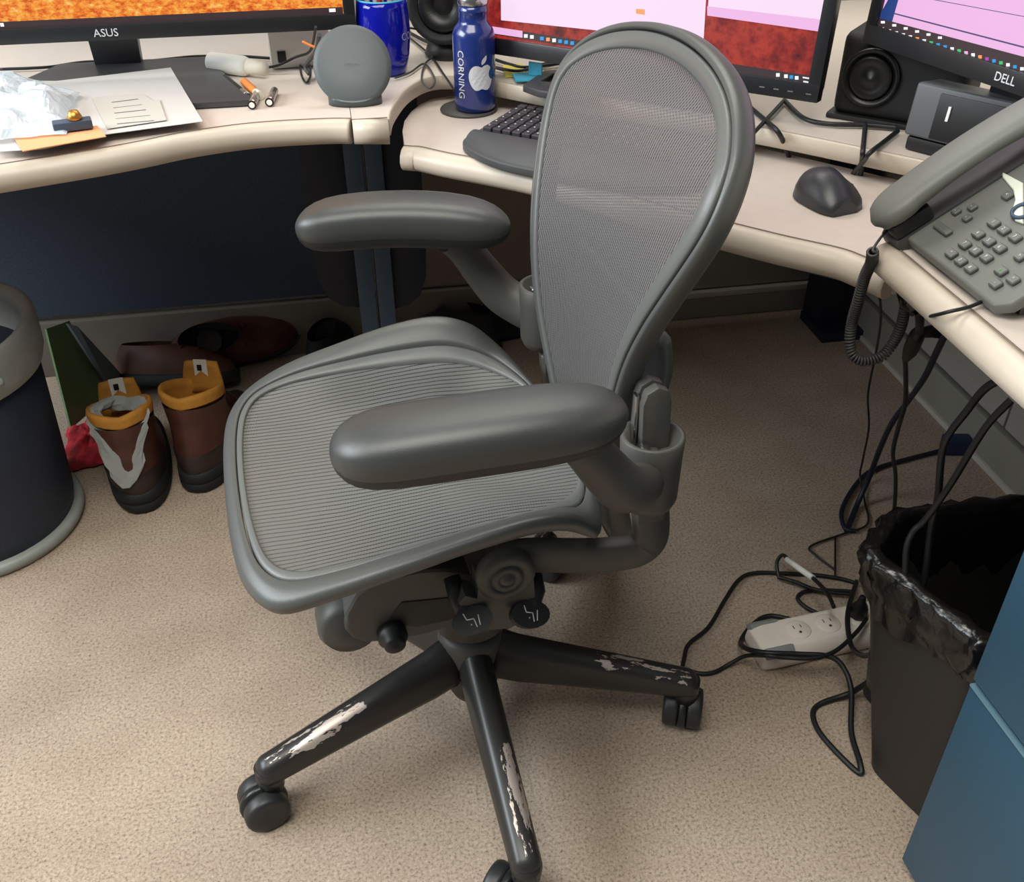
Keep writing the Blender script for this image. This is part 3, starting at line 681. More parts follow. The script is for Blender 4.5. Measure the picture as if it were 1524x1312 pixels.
for i, (px, c_) in enumerate(((783, 's_icon'), (792, 's_icon'), (807, 's_cyan'), (816, 's_orange'), (825, 's_icon'), (834, 's_cyan'), (843, 's_cyan'), (852, 's_cyan'), (1158, 's_icon'), (1170, 's_icon'), (1178, 's_cyan'), (1186, 's_icon'), (1214, 's_icon'))):
    yy = 38+(px-722)*.1545+6; s = 2.6; poly_on(t, M, 'taskbar_icon', c_, [(px-s, yy-s), (px+s, yy-s), (px+s, yy+s), (px-s, yy+s)], .0012)
poly_on(t, M, 'clock_text', 's_icon', [(1195, 114), (1208, 116), (1208, 118), (1195, 116)], .0012); poly_on(t, M, 'clock_text', 's_icon', [(1196, 120), (1208, 122), (1208, 124), (1196, 122)], .0012)
for px in (1136, 1157, 1178, 1205): poly_on(t, M, 'bezel_button', 'frame2', [(px-4, 127+(px-1136)*.155), (px+4, 128+(px-1136)*.155), (px+4, 130+(px-1136)*.155), (px-4, 129+(px-1136)*.155)], .0058)
I = inv(t); cM = (BLm+BRm)/2; X = (BRm-BLm).normalized(); nB = Vector((-X.y, X.x, 0))
sb = cM+nB*.10; MS = frame((sb.x, sb.y, ZD), X, nB)
xf(MB().prism([(-.13, -.10), (.13, -.10), (.13, .09), (-.13, .09)], .001, .012, MS), I).build('stand_base', M_['bezel_grey'], t, .003)
xf(MB().box((0, -.02, .12), (.09, .03, .23)), I @ MS).build('stand_neck', M_['bezel_grey'], t, .003)
# right monitor
P1 = at(1287, 62, z=.845); 
P2 = at(1524, 143, z=.845); X = (P2-P1).normalized()
t, M, w = monitor('monitor', 'black monitor at right edge above phone showing pink spreadsheet', P1, P1+X*.42, math.radians(3), .30, .018, .024, M_['s_pink'])
poly_on(t, M, 'wallpaper_strip', 's_blue', [(1312, 18), (1336, -25), (1344, -25), (1327, 35), (1310, 28)], .0006)
poly_on(t, M, 'sheet_line', 's_line', [(1331, 19), (1524, 69), (1524, 71.5), (1331, 21)], .0006)
poly_on(t, M, 'sheet_line', 's_line', [(1369, -5), (1524, 24), (1524, 25), (1369, -4)], .0006)
poly_on(t, M, 'taskbar', 's_bar', [(1309, 27), (1530, 86), (1530, 112), (1309, 50)], .0008)
cs = ['s_icon', 's_icon', 's_icon', 's_icon', 's_icon', 's_orange', 's_icon', 's_green', 's_cyan', 's_cyan', 's_icon', 's_green', 's_pink', 's_icon', 's_orange', 's_violet', 's_cyan', 's_green', 's_icon', 's_cyan', 's_icon']
for i, c_ in enumerate(cs):
    px = 1314+i*10.4; yy = 43+(px-1314)*.285; s = 2.4; poly_on(t, M, 'taskbar_icon', c_, [(px-s, yy-s), (px+s, yy-s), (px+s, yy+s), (px-s, yy+s)], .0014)
for i in range(6):
    px = 1314+i*17; yy = 33+(px-1314)*.27; s = 1.8; poly_on(t, M, 'taskbar_icon', 's_icon', [(px-s, yy-s), (px+s*2, yy-s), (px+s*2, yy+s), (px-s, yy+s)], .0014)
dl = sp_px(1501, 117, M, t); part(t, 'brand_lettering', 'silver_print', xf(text_mb('DELL', .014), M @ Matrix.Translation((dl[0], .012, .0055))))
I = inv(t); nB = Vector((-X.y, X.x, 0)); c_ = P1+X*.21+nB*.07; MS = frame((c_.x, c_.y, ZD), X, nB)
xf(MB().box((0, .0, .12), (.07, .025, .23)), I @ MS).build('stand_neck', M_['bezel'], t, .003)
xf(MB().box((0, .03, .0065), (.20, .16, .011)), I @ MS).build('stand_base', M_['bezel'], t, .003)

# ------------------------------------------------------------------ LEFT DESK ITEMS
def sheet(name, pix, z, m, label, cat, group=None, th=.0006):
    pts = [at(a, b_, z=z) for a, b_ in pix]
    o = MB().prism([(p.x, p.y) for p in pts], z, z+th).build(name, M_[m]); return tag(o, label, cat, group)
sh = sheet('paper_sheet', [(302, 181), (160, 200), (66, 222), (0, 226), (-60, 120), (84, 121), (254, 101)], ZD+.0115, 'paper', 'large white paper sheet lying across monitor base', 'paper')
sheet('receipt', [(248, 179), (160, 192), (136, 146), (158, 143), (212, 140), (228, 150), (237, 148)], ZD+.0135, 'receipt', 'creased translucent receipt on the white paper', 'receipt')
for k in range(5):
    a = at(166+k*2, 152+k*8, z=ZD+.0147); b_ = at(205+k*6, 147+k*8, z=ZD+.0147)
    xf(MB().box((0, 0, 0), ((b_-a).length, .0018, .0003)), frame((a+b_)/2, b_-a, Vector((0, 1, 0)))).build('print_line', M_['receipt' if k % 2 else 'dim_text'], bpy.data.objects['receipt'])
sheet('paper_slip', [(158, 204), (34, 226), (19, 203), (145, 188)], ZD+.0150, 'orange_slip', 'orange paper slip at the front of left worktop', 'paper', th=.0012)
# clear bag with small parts
bg = thing('plastic_bag', 'crumpled clear plastic bag on papers at left edge', 'bag', at(50, 160, z=ZD+.014)); I = inv(bg)
mb = MB(); nU, nV = 26, 18; rows = []
bc = [at(-60, 165, z=ZD+.017), at(70, 198, z=ZD+.017), at(135, 175, z=ZD+.017), at(55, 112, z=ZD+.017), at(-60, 118, z=ZD+.017)]
A_, B_, C_, D_ = at(-70, 215, z=ZD+.018), at(95, 200, z=ZD+.018), at(118, 138, z=ZD+.018), at(-70, 116, z=ZD+.018)
for i in range(nV):
    v = i/(nV-1); r_ = []
    for j in range(nU):
        u = j/(nU-1); p = A_.lerp(B_, u).lerp(D_.lerp(C_, u), v)
        e = math.sin(PI*min(1, max(0, u)))**.5*math.sin(PI*v)**.5
        hz = e*(.030+.026*noise.noise(p*22)+.014*abs(noise.noise(p*34))); r_.append(I @ (p+Vector((.010*noise.noise(p*35), .010*noise.noise(p*41+Vector((3, 1, 2))), max(.001, hz)))))
    rows.append(r_)
MB().grid(rows, smooth=False).build('bag_film', M_['film'], bg, fix=False)
bc2 = tag(MB().box(at(108, 185, z=ZD+.024), (.050, .022, .012), Rz(.25)).build('metal_bracket', M_['steel_navy'], None, .002), 'small dark metal hinge piece beside orange slip', 'hardware')
o = MB().lathe([(0, 0), (.009, 0), (.010, .004), (.006, .012), (0, .013)], c=at(112, 178, z=ZD+.030), n=14).build('brass_fitting', M_['battery']); tag(o, 'small brass fitting on top of dark hinge piece', 'hardware')
M_['brass'] = mat('brass', (190, 140, 70), .35, metal=.8); o.data.materials[0] = M_['brass']
# white bottle lying
t = thing('pill_bottle', 'small white plastic bottle lying on its side beside the pens', 'bottle', at(350, 112, z=ZD)); I = inv(t)
a, b_ = at(312, 92, z=ZD+.0165), at(394, 102, z=ZD+.0165); X = (b_-a).normalized(); L_ = (b_-a).length
prof = [(0, 0), (.012, 0), (.0155, .003), (.016, .006), (.016, L_*.62), (.014, L_*.68), (.010, L_*.72)]
RM = frame(a, Vector((0, 0, 1)), X.cross(Vector((0, 0, 1))));
RM = Matrix.Translation(a) @ X.to_track_quat('Z', 'Y').to_matrix().to_4x4()
xf(MB().lathe(prof, n=24), I @ RM).build('body', M_['white'], t); xf(MB().lathe([(0, L_*.70), (.011, L_*.70), (.0115, L_*.72), (.0115, L_), (0, L_)], n=20), I @ RM).build('cap', M_['offwhite'], t)
# pens
def rod(name, pa, pb, r, m, label, cat, z=None, tip=None, group=None):
    z = ZD+r+.0008 if z is None else z
    a, b_ = at(*pa, z=z), at(*pb, z=z)
    o = MB().tube([a, a.lerp(b_, .06), a.lerp(b_, .8), b_], [r*.5, r, r, r*.75], 12).build(name, M_[m]); tag(o, label, cat, group)
    if tip:
        o2 = MB().tube([a.lerp(b_, .82), b_+(b_-a)*.02], r*1.08, 12).build('grip', M_[tip], o)
    return o
rod('marker_pen', (333, 114), (367, 142), .0055, 'black', 'black pen beside the orange tube', 'pen', tip='chrome')
rod('lip_balm', (362, 120), (386, 142), .0062, 'orange', 'orange tube between black pen and battery', 'tube', tip='offwhite')
for pa, pb, lb in (((383, 138), (375, 156), 'silver cylinder cap nearest the black pen'), ((409, 134), (401, 152), 'silver cylinder cap farthest right, in front of charger')):
    o = rod('metal_cylinder', pa, pb, .0062, 'battery', lb, 'cap', group='silver cylinder caps by the pens'); a, b_ = at(*pb, z=ZD+.007), at(*pa, z=ZD+.007)
    d = (a-b_).normalized(); MB().tube([a-d*.001, a+d*.0015], .0066, 16).build('end_disc', M_['black'], o); MB().tube([a+d*.0010, a+d*.0020], .0042, 16).build('end_face', M_['white'], o)
# wireless charger
cp = at(530, 158, z=ZD); rz = math.radians(-4)
t = thing('wireless_charger', 'grey round phone charger stand at front of corner seam', 'charger', (cp.x, cp.y+.012, ZD), rz)
tl = math.radians(24); CM = Matrix.Translation((0, .010, .053)) @ Matrix.Rotation(PI/2-tl, 4, 'X')
xf(MB().lathe([(0, -.008), (.050, -.008), (.057, -.004), (.058, 0), (.057, .004), (.050, .0065), (0, .006)], n=48), CM).build('disc', M_['charger'], t)
b1 = MB()
rg = []
for k in range(17):
    u = -1+2*k/16; e = math.sqrt(max(.02, 1-u*u)); rg.append([Vector((u*.040, -.020*e, .001)), Vector((u*.040, -.022*e, .008+.006*u*u)), Vector((u*.040, -.012*e, .012+.008*u*u)), Vector((u*.040, .030*e, .012)), Vector((u*.040, .034*e, .001))])
b1.loft(rg).build('foot', M_['charger_base'], t)
xf(text_mb('SAMSUNG', .0052, .0002), CM @ Matrix.Translation((0, .003, .0064))).build('lettering', M_['dim_text'], t)
# blue cup with pens
cp = at(590, 115, z=ZD)
t = thing('pen_cup', 'translucent blue cup full of pens behind round charger', 'cup', (cp.x-.014, cp.y+.030, ZD))
prof = [(0, .001), (.030, .001), (.034, .006), (.040, .030), (.0435, .06), (.043, .085), (.041, .105), (.0395, .115), (.0375, .115), (.0385, .10), (.040, .06), (.037, .03), (.031, .010), (0, .008)]
MB().lathe(prof, n=40).build('cup_body', M_['cup_blue'], t)
MB().lathe([(.0375, .1145), (.0380, .1165), (.0395, .1165), (.0397, .1145)], n=40, caps=False).build('rim', M_['tape_blue'], t)
tx = text_mb('CORNING', .016, .0002)
for v in tx.v:
    an = v.x/.0437; zz = v.y+.062; v.x, v.y, v.z = .0443*math.sin(an+1.50), -.0443*math.cos(an+1.50), zz
tx.build('lettering', M_['silver_print'], t)
for k, (dx, dy, ang, L_, c_) in enumerate(((-.022, .006, -.10, .165, 'pen'), (-.012, -.006, .05, .170, 'pen'), (.000, .010, .02, .16, 'pen'), (.012, -.002, .12, .168, 'pen'), (-.002, -.012, -.04, .15, 'pen_red'), (.018, .010, .20, .16, 'pen'))):
    b0 = Vector((t.location.x+dx*.5, t.location.y+dy*.5, ZD+.012)); e = Vector((t.location.x+dx*1.1+math.sin(ang)*.04, t.location.y+dy, ZD+L_))
    o = MB().tube([b0, b0.lerp(e, .1), b0.lerp(e, .92), e], [.002, .0045, .0045, .003], 10).build('pen', M_[c_])
    tag(o, 'red pen in the blue cup' if c_ == 'pen_red' else 'pale grey pen standing in the blue cup', 'pen', 'pens in the blue cup')
# clutter: small white box and wires behind charger
a = at(455, 90, z=ZD+.02)
t = thing('junction_box', 'small white box with wires behind the round charger', 'box', (a.x-.01, a.y+.06, ZD), .1)
MB().box((0, 0, .031), (.10, .05, .060)).build('case', M_['white'], t, .003); MB().box((-.032, -.026, .020), (.014, .004, .018)).build('port', M_['black'], t, .001)
for k, (c_, pts) in enumerate((('orange', [(450, 62, .80), (480, 72, .79), (520, 60, .80), (545, 70, .78)]), ('cord', [(470, 40, .83), (462, 75, .78), (440, 85, .76), (400, 100, .745), (340, 92, .742)]), ('cord_grey', [(475, 52, .82), (470, 76, .79), (455, 98, .76), (460, 110, .75)]), ('cord', [(500, 45, .82), (515, 62, .80), (522, 75, .78)]))):
    cable('wire', [at(*p[:2], z=p[2]) for p in pts], .0022 if c_ != 'cord_grey' else .0035, M_[c_], None, ['orange wire behind the round charger', 'black wire running left from white box', 'grey wire plug hanging at white box', 'short black wire over orange wire behind charger'][k], 'wire')
cable('charger_cable', [at(*p, z=ZD+.004) for p in ((505, 60), (480, 58), (455, 68), (447, 90), (449, 112), (456, 123), (462, 112), (460, 96), (447, 90))], .0018, M_['cord'], None, 'thin black loop of cable left of round charger', 'cable')
cable('monitor_cable', [at(*p, z=ZD+.005) for p in ((0, 103), (70, 100), (130, 92), (215, 91), (290, 84), (360, 84), (420, 86), (440, 70))], .0025, M_['cord'], None, 'black cable lying along back of left worktop', 'cable')
lp_ = [(600, 40, .80), (640, 50, .77), (648, 78, .745), (632, 96, .74), (628, 120, .74), (640, 131, .74), (647, 118, .74), (632, 95, .74), (610, 108, .74), (588, 116, .74)]
cable('thin_cable', [at(p[0], p[1], z=p[2]) for p in lp_], .0017, M_['cord_grey'], None, 'thin grey cable looped right of blue cup', 'cable')
cable('thin_cable', [at(*p, z=ZD+.004) for p in ((608, 55), (640, 82), (660, 110), (676, 134))], .0018, M_['cord'], None, 'thin black cable running from blue cup to the bottle', 'cable')
cable('thick_cable', [at(*p, z=ZD+.006) for p in ((608, 48), (640, 64), (670, 70), (700, 84))], .0032, M_['cord'], None, 'thick black cable passing left speaker base', 'cable')
# left round speaker
a = at(672, 95, z=ZD); t = thing('desk_speaker', 'black rounded speaker partly hidden behind the blue bottle', 'speaker', (a.x+.004, a.y+.055, ZD), -.35)
MB().lathe([(0, 0), (.040, 0), (.044, .006), (.040, .016), (.036, .03), (0, .03)], n=28).build('base', M_['black'], t)
SM = Matrix.Translation((0, -.01, .085)) @ Matrix.Rotation(PI/2-.2, 4, 'X')
xf(MB().lathe([(0, -.05), (.040, -.05), (.058, -.02), (.064, .01), (.062, .028), (.054, .032), (.050, .024), (0, .020)], n=32), SM).build('cabinet_shell', M_['speaker'], t)
xf(MB().lathe([(0, .016), (.016, .020), (.018, .024), (.040, .030), (.044, .027), (.044, .022), (0, .021)][::-1], n=32), SM).build('driver_cone', M_['cone'], t)
# bottle
a = at(708, 166, z=ZK)
o = MB().lathe([(0, 0), (.046, 0), (.047, .002), (.046, .004), (0, .004)], c=(a.x-.010, a.y+.010, ZK+.0005), n=36).build('coaster', M_['phone_dark']); tag(o, 'round dark coaster under the blue bottle', 'coaster')
t = thing('water_bottle', 'blue metal water bottle with silver fruit emblem beside keyboard', 'bottle', (a.x, a.y+.002, ZK+.0048), math.radians(-9))
MB().lathe([(0, 0), (.028, 0), (.032, .003), (.0335, .012), (.0335, .112), (.0325, .119), (.029, .126), (.0245, .131), (.0225, .135), (.0225, .148), (.0232, .149), (.0232, .152), (.0225, .153), (.0225, .158), (0, .158)], n=48).build('bottle_body', M_['bottle'], t)
MB().lathe([(0, .1585), (.0232, .1585), (.0238, .161), (.0238, .170), (.0215, .173), (0, .174)], n=32).build('cap', M_['chrome'], t)
tx = text_mb('CORNING', .0158, .0002)
for v in tx.v:       # letters run down the side, wrapped on the wall
    an = v.y/.034-.66; zz = .060-v.x; v.x, v.y, v.z = (.0341+v.z)*math.sin(an), -(.0341+v.z)*math.cos(an), zz
tx.build('lettering', M_['silver_print'], t)
def wrapshape(outline, u0_, z0_, sc, rr_):
    bm = bmesh.new(); vs_ = [bm.verts.new((p[0], p[1], 0)) for p in outline]; f = bm.faces.new(vs_)
    bmesh.ops.triangulate(bm, faces=[f]); bmesh.ops.subdivide_edges(bm, edges=bm.edges, cuts=2, use_grid_fill=True)
    bm.verts.ensure_lookup_table(); b_ = MB(); ii = {v: i for i, v in enumerate(bm.verts)}
    vs2 = []
    for v in bm.verts:
        an = u0_+v.co.x*sc/rr_; vs2.append(Vector((rr_*math.sin(an), -rr_*math.cos(an), z0_+v.co.y*sc)))
    b_.add(vs2, [[ii[v] for v in f.verts] for f in bm.faces]); bm.free(); return b_
body = smooth([(0, .62, 0), (.22, .72, 0), (.50, .74, 0), (.76, .52, 0), (.62, .30, 0), (.58, .02, 0), (.72, -.22, 0), (.86, -.30, 0), (.72, -.66, 0), (.48, -.92, 0), (.24, -.92, 0), (0, -.84, 0), (-.24, -.92, 0), (-.5, -.90, 0), (-.78, -.55, 0), (-.92, -.05, 0), (-.84, .40, 0), (-.56, .70, 0), (-.25, .72, 0)], 4, True)
ap = wrapshape([(p.x, p.y) for p in body], .36, .058, .0225, .0339)
leaf = smooth([(.02, .80, 0), (.05, 1.08, 0), (.26, 1.30, 0), (.42, 1.36, 0), (.38, 1.08, 0), (.22, .88, 0)], 4, True)
lf = wrapshape([(p.x, p.y) for p in leaf], .36, .058, .0225, .0339); ap.add(lf.v, lf.f)
ap.build('fruit_emblem', M_['silver_print'], t, fix=False)

# ------------------------------------------------------------------ KEYBOARD, MOUSE and ledge items
K0 = at(692, 207, z=ZK+.012); K1 = at(835, 254, z=ZK+.012); X = (K1-K0); X.z = 0; X.normalize(); Y = Vector((-X.y, X.x, 0))
t = thing('keyboard', 'dark grey ergonomic keyboard with palm rest on lower surface', 'keyboard', (K0.x, K0.y, ZK), math.radians(-39)); t.scale = (.80, .95, 1)
def kz(u, v):  # surface height
    return .012+.006*math.sin(PI*min(1, max(0, u/.46)))+.006*v/.2
ol = smooth([(-.004, .03, 0), (.002, -.010, 0), (.04, -.040, 0), (.12, -.068, 0), (.23, -.072, 0), (.34, -.068, 0), (.42, -.040, 0), (.458, -.010, 0), (.464, .03, 0), (.455, .13, 0), (.445, .195, 0), (.33, .212, 0), (.23, .208, 0), (.13, .212, 0), (.0, .195, 0), (-.006, .13, 0)], 4, True)
MB().prism([(p.x, p.y) for p in ol], .001, .013).build('case', M_['kb'], t, .004, 3)
rg = []
for i in range(25):
    u = .006+.448*i/24; y0 = interp(u, [0, .05, .13, .23, .33, .41, .46], [-.006, -.038, -.064, -.067, -.064, -.038, -.006])
    rg.append([Vector((u, y0+(.032-y0)*j/6, .0125+.010*math.sin(PI*j/7)**.7)) for j in range(7)])
MB().grid(rg).build('palm_rest', M_['kb'], t, fix=False)
xs_ = [.020+.0195*c for c in range(22)]
for r in range(6):
    y = .046+.0238*r
    for c in range(21):
        if r == 0 and 7 <= c <= 10: continue
        x = .022+.0205*c-.0014*r*(1 if c < 10 else -1)
        if x > .45: continue
        k_ = MB().box((x, y, .0185), (.0178, .0195 if r < 5 else .012, .008)).build('key', M_['key'], t, .0012, 1)
        if r < 5: k_2 = MB().box((x-.002, y+.002, .0228), (.003, .003, .0003)).build('key_legend', M_['keytop'], k_)
MB().box((.196, .046, .0185), (.080, .0195, .008)).build('space_bar', M_['key'], t, .0015)
# mouse
A_ = at(1190, 318, z=ZK+.01); B_ = at(1275, 296, z=ZK+.01); c_ = at(1234, 306, z=ZK)
t = thing('mouse', 'black contoured wireless mouse on the lower surface', 'mouse', (c_.x, c_.y+.012, ZK), math.radians(14)); t.scale = (.84, .84, .95)
rows = []
for i in range(15):
    v = i/14; y = -.055+.115*v; r_ = []
    wl = .036*max(.0, 1-abs((v-.42)*1.9)**3.2)**.5 + .002; wr_ = .040*max(.0, 1-abs((v-.5)*1.95)**3.4)**.5+.002
    hh = .044*math.sin(PI*min(1, max(.0, .12+.80*(1-v))))**.8
    ring = []
    for j in range(18):
        an = 2*PI*j/18; cx_, sx_ = math.cos(an), math.sin(an)
        x = (wr_ if cx_ > 0 else wl)*cx_*(1.0+.10*(1-max(0, sx_))); z = .003+(hh*sx_**.9 if sx_ > 0 else -.002)
        if cx_ > .3 and sx_ > 0: z *= .85
        ring.append(Vector((x, y, max(.001, z))))
    rows.append(ring)
MB().loft(rows).build('shell', M_['mouse'], t)
MB().lathe([(0, -.004), (.011, -.004), (.012, 0), (.011, .004), (0, .004)], n=20).v
w_ = MB().lathe([(0, -.004), (.010, -.004), (.011, 0), (.010, .004), (0, .004)], n=20); xf(w_, Matrix.Translation((.002, .028, .030)) @ Matrix.Rotation(PI/2, 4, 'Y')); w_.build('scroll_wheel', M_['black_gloss'], t)
w_ = MB().box((.034, .0, .020), (.006, .030, .010)).build('side_button', M_['mouse_side'], t, .002)
# ledge things under the middle monitor
t = thing('phone_stand', 'dark open frame stand on ledge under middle monitor', 'stand'); a = [at(*p, z=ZD+.010) for p in ((778, 128), (810, 106), (850, 103), (900, 120), (890, 148), (840, 142), (800, 136))]
b2 = [at(*p, z=ZD+.010) for p in ((805, 122), (822, 111), (850, 110), (875, 120), (868, 128), (835, 124), (815, 123))]
mb = MB()
for P, Q in ((a, b2),):
    n_ = len(P); lo_ = [Vector((p.x, p.y, ZD+.001)) for p in P]; li = [Vector((p.x, p.y, ZD+.001)) for p in Q]
    up1 = [p+Vector((0, 0, .011)) for p in lo_]; up2 = [p+Vector((0, 0, .011)) for p in li]
    vs_ = lo_+up1+up2+li; mb.add(vs_, [[g*n_+i, g*n_+(i+1) % n_, ((g+1) % 4)*n_+(i+1) % n_, ((g+1) % 4)*n_+i] for g in range(4) for i in range(n_)])
mb.build('frame', M_['bezel_grey'], t, .002); MB().prism([(p.x, p.y) for p in b2], ZD+.001, ZD+.004).build('tray', M_['black'], t)
sheet('sticky_notes', [(748, 100), (778, 98), (782, 113), (752, 116)], ZD+.001, 'tape_yellow', 'yellow sticky note pad under middle monitor', 'sticky notes', th=.004)
sheet('sticky_notes', [(762, 112), (800, 108), (806, 120), (768, 122)], ZD+.0055, 'tape_blue', 'pale blue sticky tabs flat beside yellow note pad', 'sticky notes', th=.003)
a = at(797, 112, z=ZD+.010); o = MB().box((a.x, a.y, ZD+.020), (.024, .003, .020), Rz(-.7)).build('sticky_tab', M_['tape_blue'], None, .0005); tag(o, 'bright blue tab standing up under middle monitor', 'sticky notes')
for i, (pp, r_, lb) in enumerate((([(735, 100), (770, 106), (800, 98), (830, 90)], .003, 'black cable behind the blue bottle, left of note pads'), ([(735, 88), (760, 96), (785, 100), (850, 92)], .0028, 'black cable just below middle monitor bezel at left'),
        ([(1112, 208), (1146, 172), (1168, 148)], .003, 'short black cable rising to middle monitor from chair side'), ([(1105, 150), (1140, 180), (1156, 194), (1166, 211, -.014), (1174, 233, -.045)], .0035, 'black cable dropping over ledge right of chair back'), ([(1168, 150), (1195, 175), (1230, 184), (1290, 186), (1335, 190)], .0035, 'black cable curving below right speaker'),
        ([(1288, 184), (1286, 205), (1284, 226), (1283, 238, -.014), (1281, 261, -.046)], .0034, 'black cable dropping over ledge in front of speaker'), ([(1336, 195), (1312, 214), (1294, 228), (1285, 240, -.014), (1268, 260, -.048)], .0034, 'black cable slanting from box radio to the ledge gap'))):
    P = [at(p[0], p[1], z=ZD+(p[2] if len(p) > 2 else .006)) for p in pp]
    cable('black_cable', P, r_, M_['cord'], None, lb, 'cable')
# right black speaker on the ledge
a = at(1300, 186, z=ZD); t = thing('desk_speaker', 'large black bookshelf speaker between middle and right monitors', 'speaker', (.745, 1.275, ZD), math.radians(-43))
MB().box((.018, .055, .062), (.175, .11, .112)).build('cabinet_shell', M_['speaker'], t, .016, 4)
SM = Matrix.Translation((-.022, -.003, .062)) @ Matrix.Scale(.64, 4) @ Matrix.Rotation(PI/2, 4, 'X')
xf(MB().lathe([(.0, -.006), (.045, -.004), (.052, .002), (.056, .006), (.060, .005), (.062, 0), (.062, -.006)], n=40, caps=False), SM).build('driver_ring', M_['cone'], t)
xf(MB().lathe([(0, .004), (.012, .003), (.016, .0), (.030, .003), (.040, .006), (.046, .004), (.046, -.004), (0, -.004)][::-1], n=40), SM).build('driver_cone', M_['cone'], t)
MB().box((.018, .052, .004), (.185, .115, .008)).build('base', M_['black'], t, .003)
# small box radio with number one
t = thing('cube_speaker', 'small grey and black speaker box with a white bar mark', 'speaker', at(1345, 218, z=ZD), 0)
p0, p1 = at(1344, 203, z=ZD+.018), at(1490, 240, z=ZD+.018); t.location = (p0.x, p0.y, ZD); t.rotation_euler = (0, 0, math.atan2(p1.y-p0.y, p1.x-p0.x))
MB().box((.085, .032, .010), (.165, .055, .018)).build('base', M_['black'], t, .004)
cb = MB(); cb.box((.085, .032, .051), (.17, .06, .066), Rx(-.12)); cb.build('case', M_['spk_box'], t, .005, 3)
fr_ = frame((0, .0, .018), (1, 0, 0), (0, .12, 1)); 
xf(MB().box((.102, .034, .0022), (.135, .056, .003)), fr_).build('grille', M_['black'], t, .0015)
xf(MB().box((.052, .040, .0045), (.0035, .018, .002)), fr_).build('bar_mark', M_['icon'], t)
# ------------------------------------------------------------------ DESK PHONE
PA, PB = at(1343, 349, z=ZD+.014), at(1487, 463, z=ZD+.014)
Yp = (PA-PB); wP = Yp.length; Yp.normalize(); Xp = Vector((Yp.y, -Yp.x, 0)); tilt = math.radians(33)
Up = (Xp*math.cos(tilt)+Vector((0, 0, 1))*math.sin(tilt))
t = thing('desk_phone', 'grey office desk phone with corded handset on right worktop', 'telephone', (PB.x, PB.y, ZD)); I = inv(t)
FM = frame(PB, -Yp, Up)          # local x from handset side towards near side is -Yp
FM = frame(PB, Up, Yp)           # x: up the slope, y: towards the handset
def onp(px, py, zo=0):
    nz = FM.col[2].to_3d(); o = FM.translation+nz*zo; d = fw+rt*((px-762)/F)-up*((py-656)/F); s = (o-Vector((0, 0, H))).dot(nz)/d.dot(nz); v = FM.inverted() @ (Vector((0, 0, H))+d*s); return v.x, v.y
LP = .21
bp2 = [(0.012, 0), (LP, 0), (LP, wP), (.006, wP), (0, wP-.008), (0, .012)]
xf(MB().prism(bp2, -.014, 0), I @ FM).build('body', M_['phone'], t, .004, 3)
# wedge foot
xf(MB().prism([(.02, -.012), (LP*.97, -.012), (LP*.97, -.056), (.20, -.066)], .012, wP-.012, frame(FM @ Vector((0, 0, 0)), Up, FM.col[2].to_3d()) @ Matrix.Scale(-1, 4, (0, 0, 1))), I).build('foot', M_['phone_dark'], t) if False else None
ft = MB(); q0 = FM @ Vector((.03, .012, -.013)); q1 = FM @ Vector((LP-.01, .012, -.013)); q2 = FM @ Vector((.03, wP-.012, -.013)); q3 = FM @ Vector((LP-.01, wP-.012, -.013))
low = lambda v: Vector((v.x, v.y, ZD+.0008))
ft.add([q0, q1, q3, q2, low(q0), low(q1), low(q3), low(q2)], [(0, 1, 2, 3), (7, 6, 5, 4), (0, 4, 5, 1), (1, 5, 6, 2), (2, 6, 7, 3), (3, 7, 4, 0)]); xf(ft, I).build('foot', M_['phone_dark'], t)
# handset cradle strip and handset
c0 = onp(1325, 338); 
xf(MB().prism([(-.012, wP-.010), (LP, wP-.010), (LP, wP+.030), (.0, wP+.030), (-.014, wP+.020)], -.012, .003), I @ FM).build('cradle', M_['phone_dark'], t, .003)
hs = []
for i in range(33):
    u = i/32; x = -.020+.235*u; z_ = .026+.012*math.sin(PI*u); w_ = .0245 if .18 < u < .82 else .0265; h_ = lerp(.017, .010, math.sin(PI*u)**.6); e = max(.03, 1-abs(2*u-1)**9)**.5
    hs.append([Vector((x, wP+.010+w_*e*math.copysign(abs(math.cos(2*PI*j/16))**.7, math.cos(2*PI*j/16)), z_+h_*e*math.copysign(abs(math.sin(2*PI*j/16))**.8, math.sin(2*PI*j/16)))) for j in range(16)])
hd = xf(MB().loft(hs), I @ FM).build('handset', M_['phone'], t)
for x in (.012, .19): xf(MB().box((x, wP+.010, .012), (.045, .042, .018)), I @ FM).build('earpiece', M_['black'], hd, .005)
# keys
def pkey(px, py, w_=.0125, h_=.0095, lab=None, m='phone_key', mk='key_mark'):
    x, y = onp(px, py); k_ = xf(MB().box((x, y, .0022), (h_, w_, .0045)), I @ FM).build('phone_key', M_[m], t, .001, 1)
    if lab: xf(text_mb(lab, .0052, .0001), I @ FM @ Matrix.Translation((x, y, .0047)) @ Matrix.Rotation(-PI/2, 4, 'Z')).build('key_print', M_[mk], k_)
for px, py, lb in ((1480, 335, '1'), (1495, 345, '2'), (1512, 356, '3'), (1457, 351, '4'), (1473, 362, '5'), (1489, 372, '6'), (1437, 366, '7'), (1453, 376, '8'), (1469, 386, '9'), (1417, 380, '*'), (1431, 391, '0'), (1446, 402, '#')): pkey(px, py, lab=lb)
for px, py in ((1424, 317), (1448, 311), (1440, 327)): pkey(px, py, .0085, .0085, '-')
pkey(1500, 294, .010, .009, '<'); pkey(1519, 385, .010, .009, '>')
pkey(1404, 343, .026, .0085, None); pkey(1491, 406, .0115, .0095, 'o', mk='green'); pkey(1509, 419, .0115, .0095, '^'); pkey(1483, 425, .0115, .0095, '-')
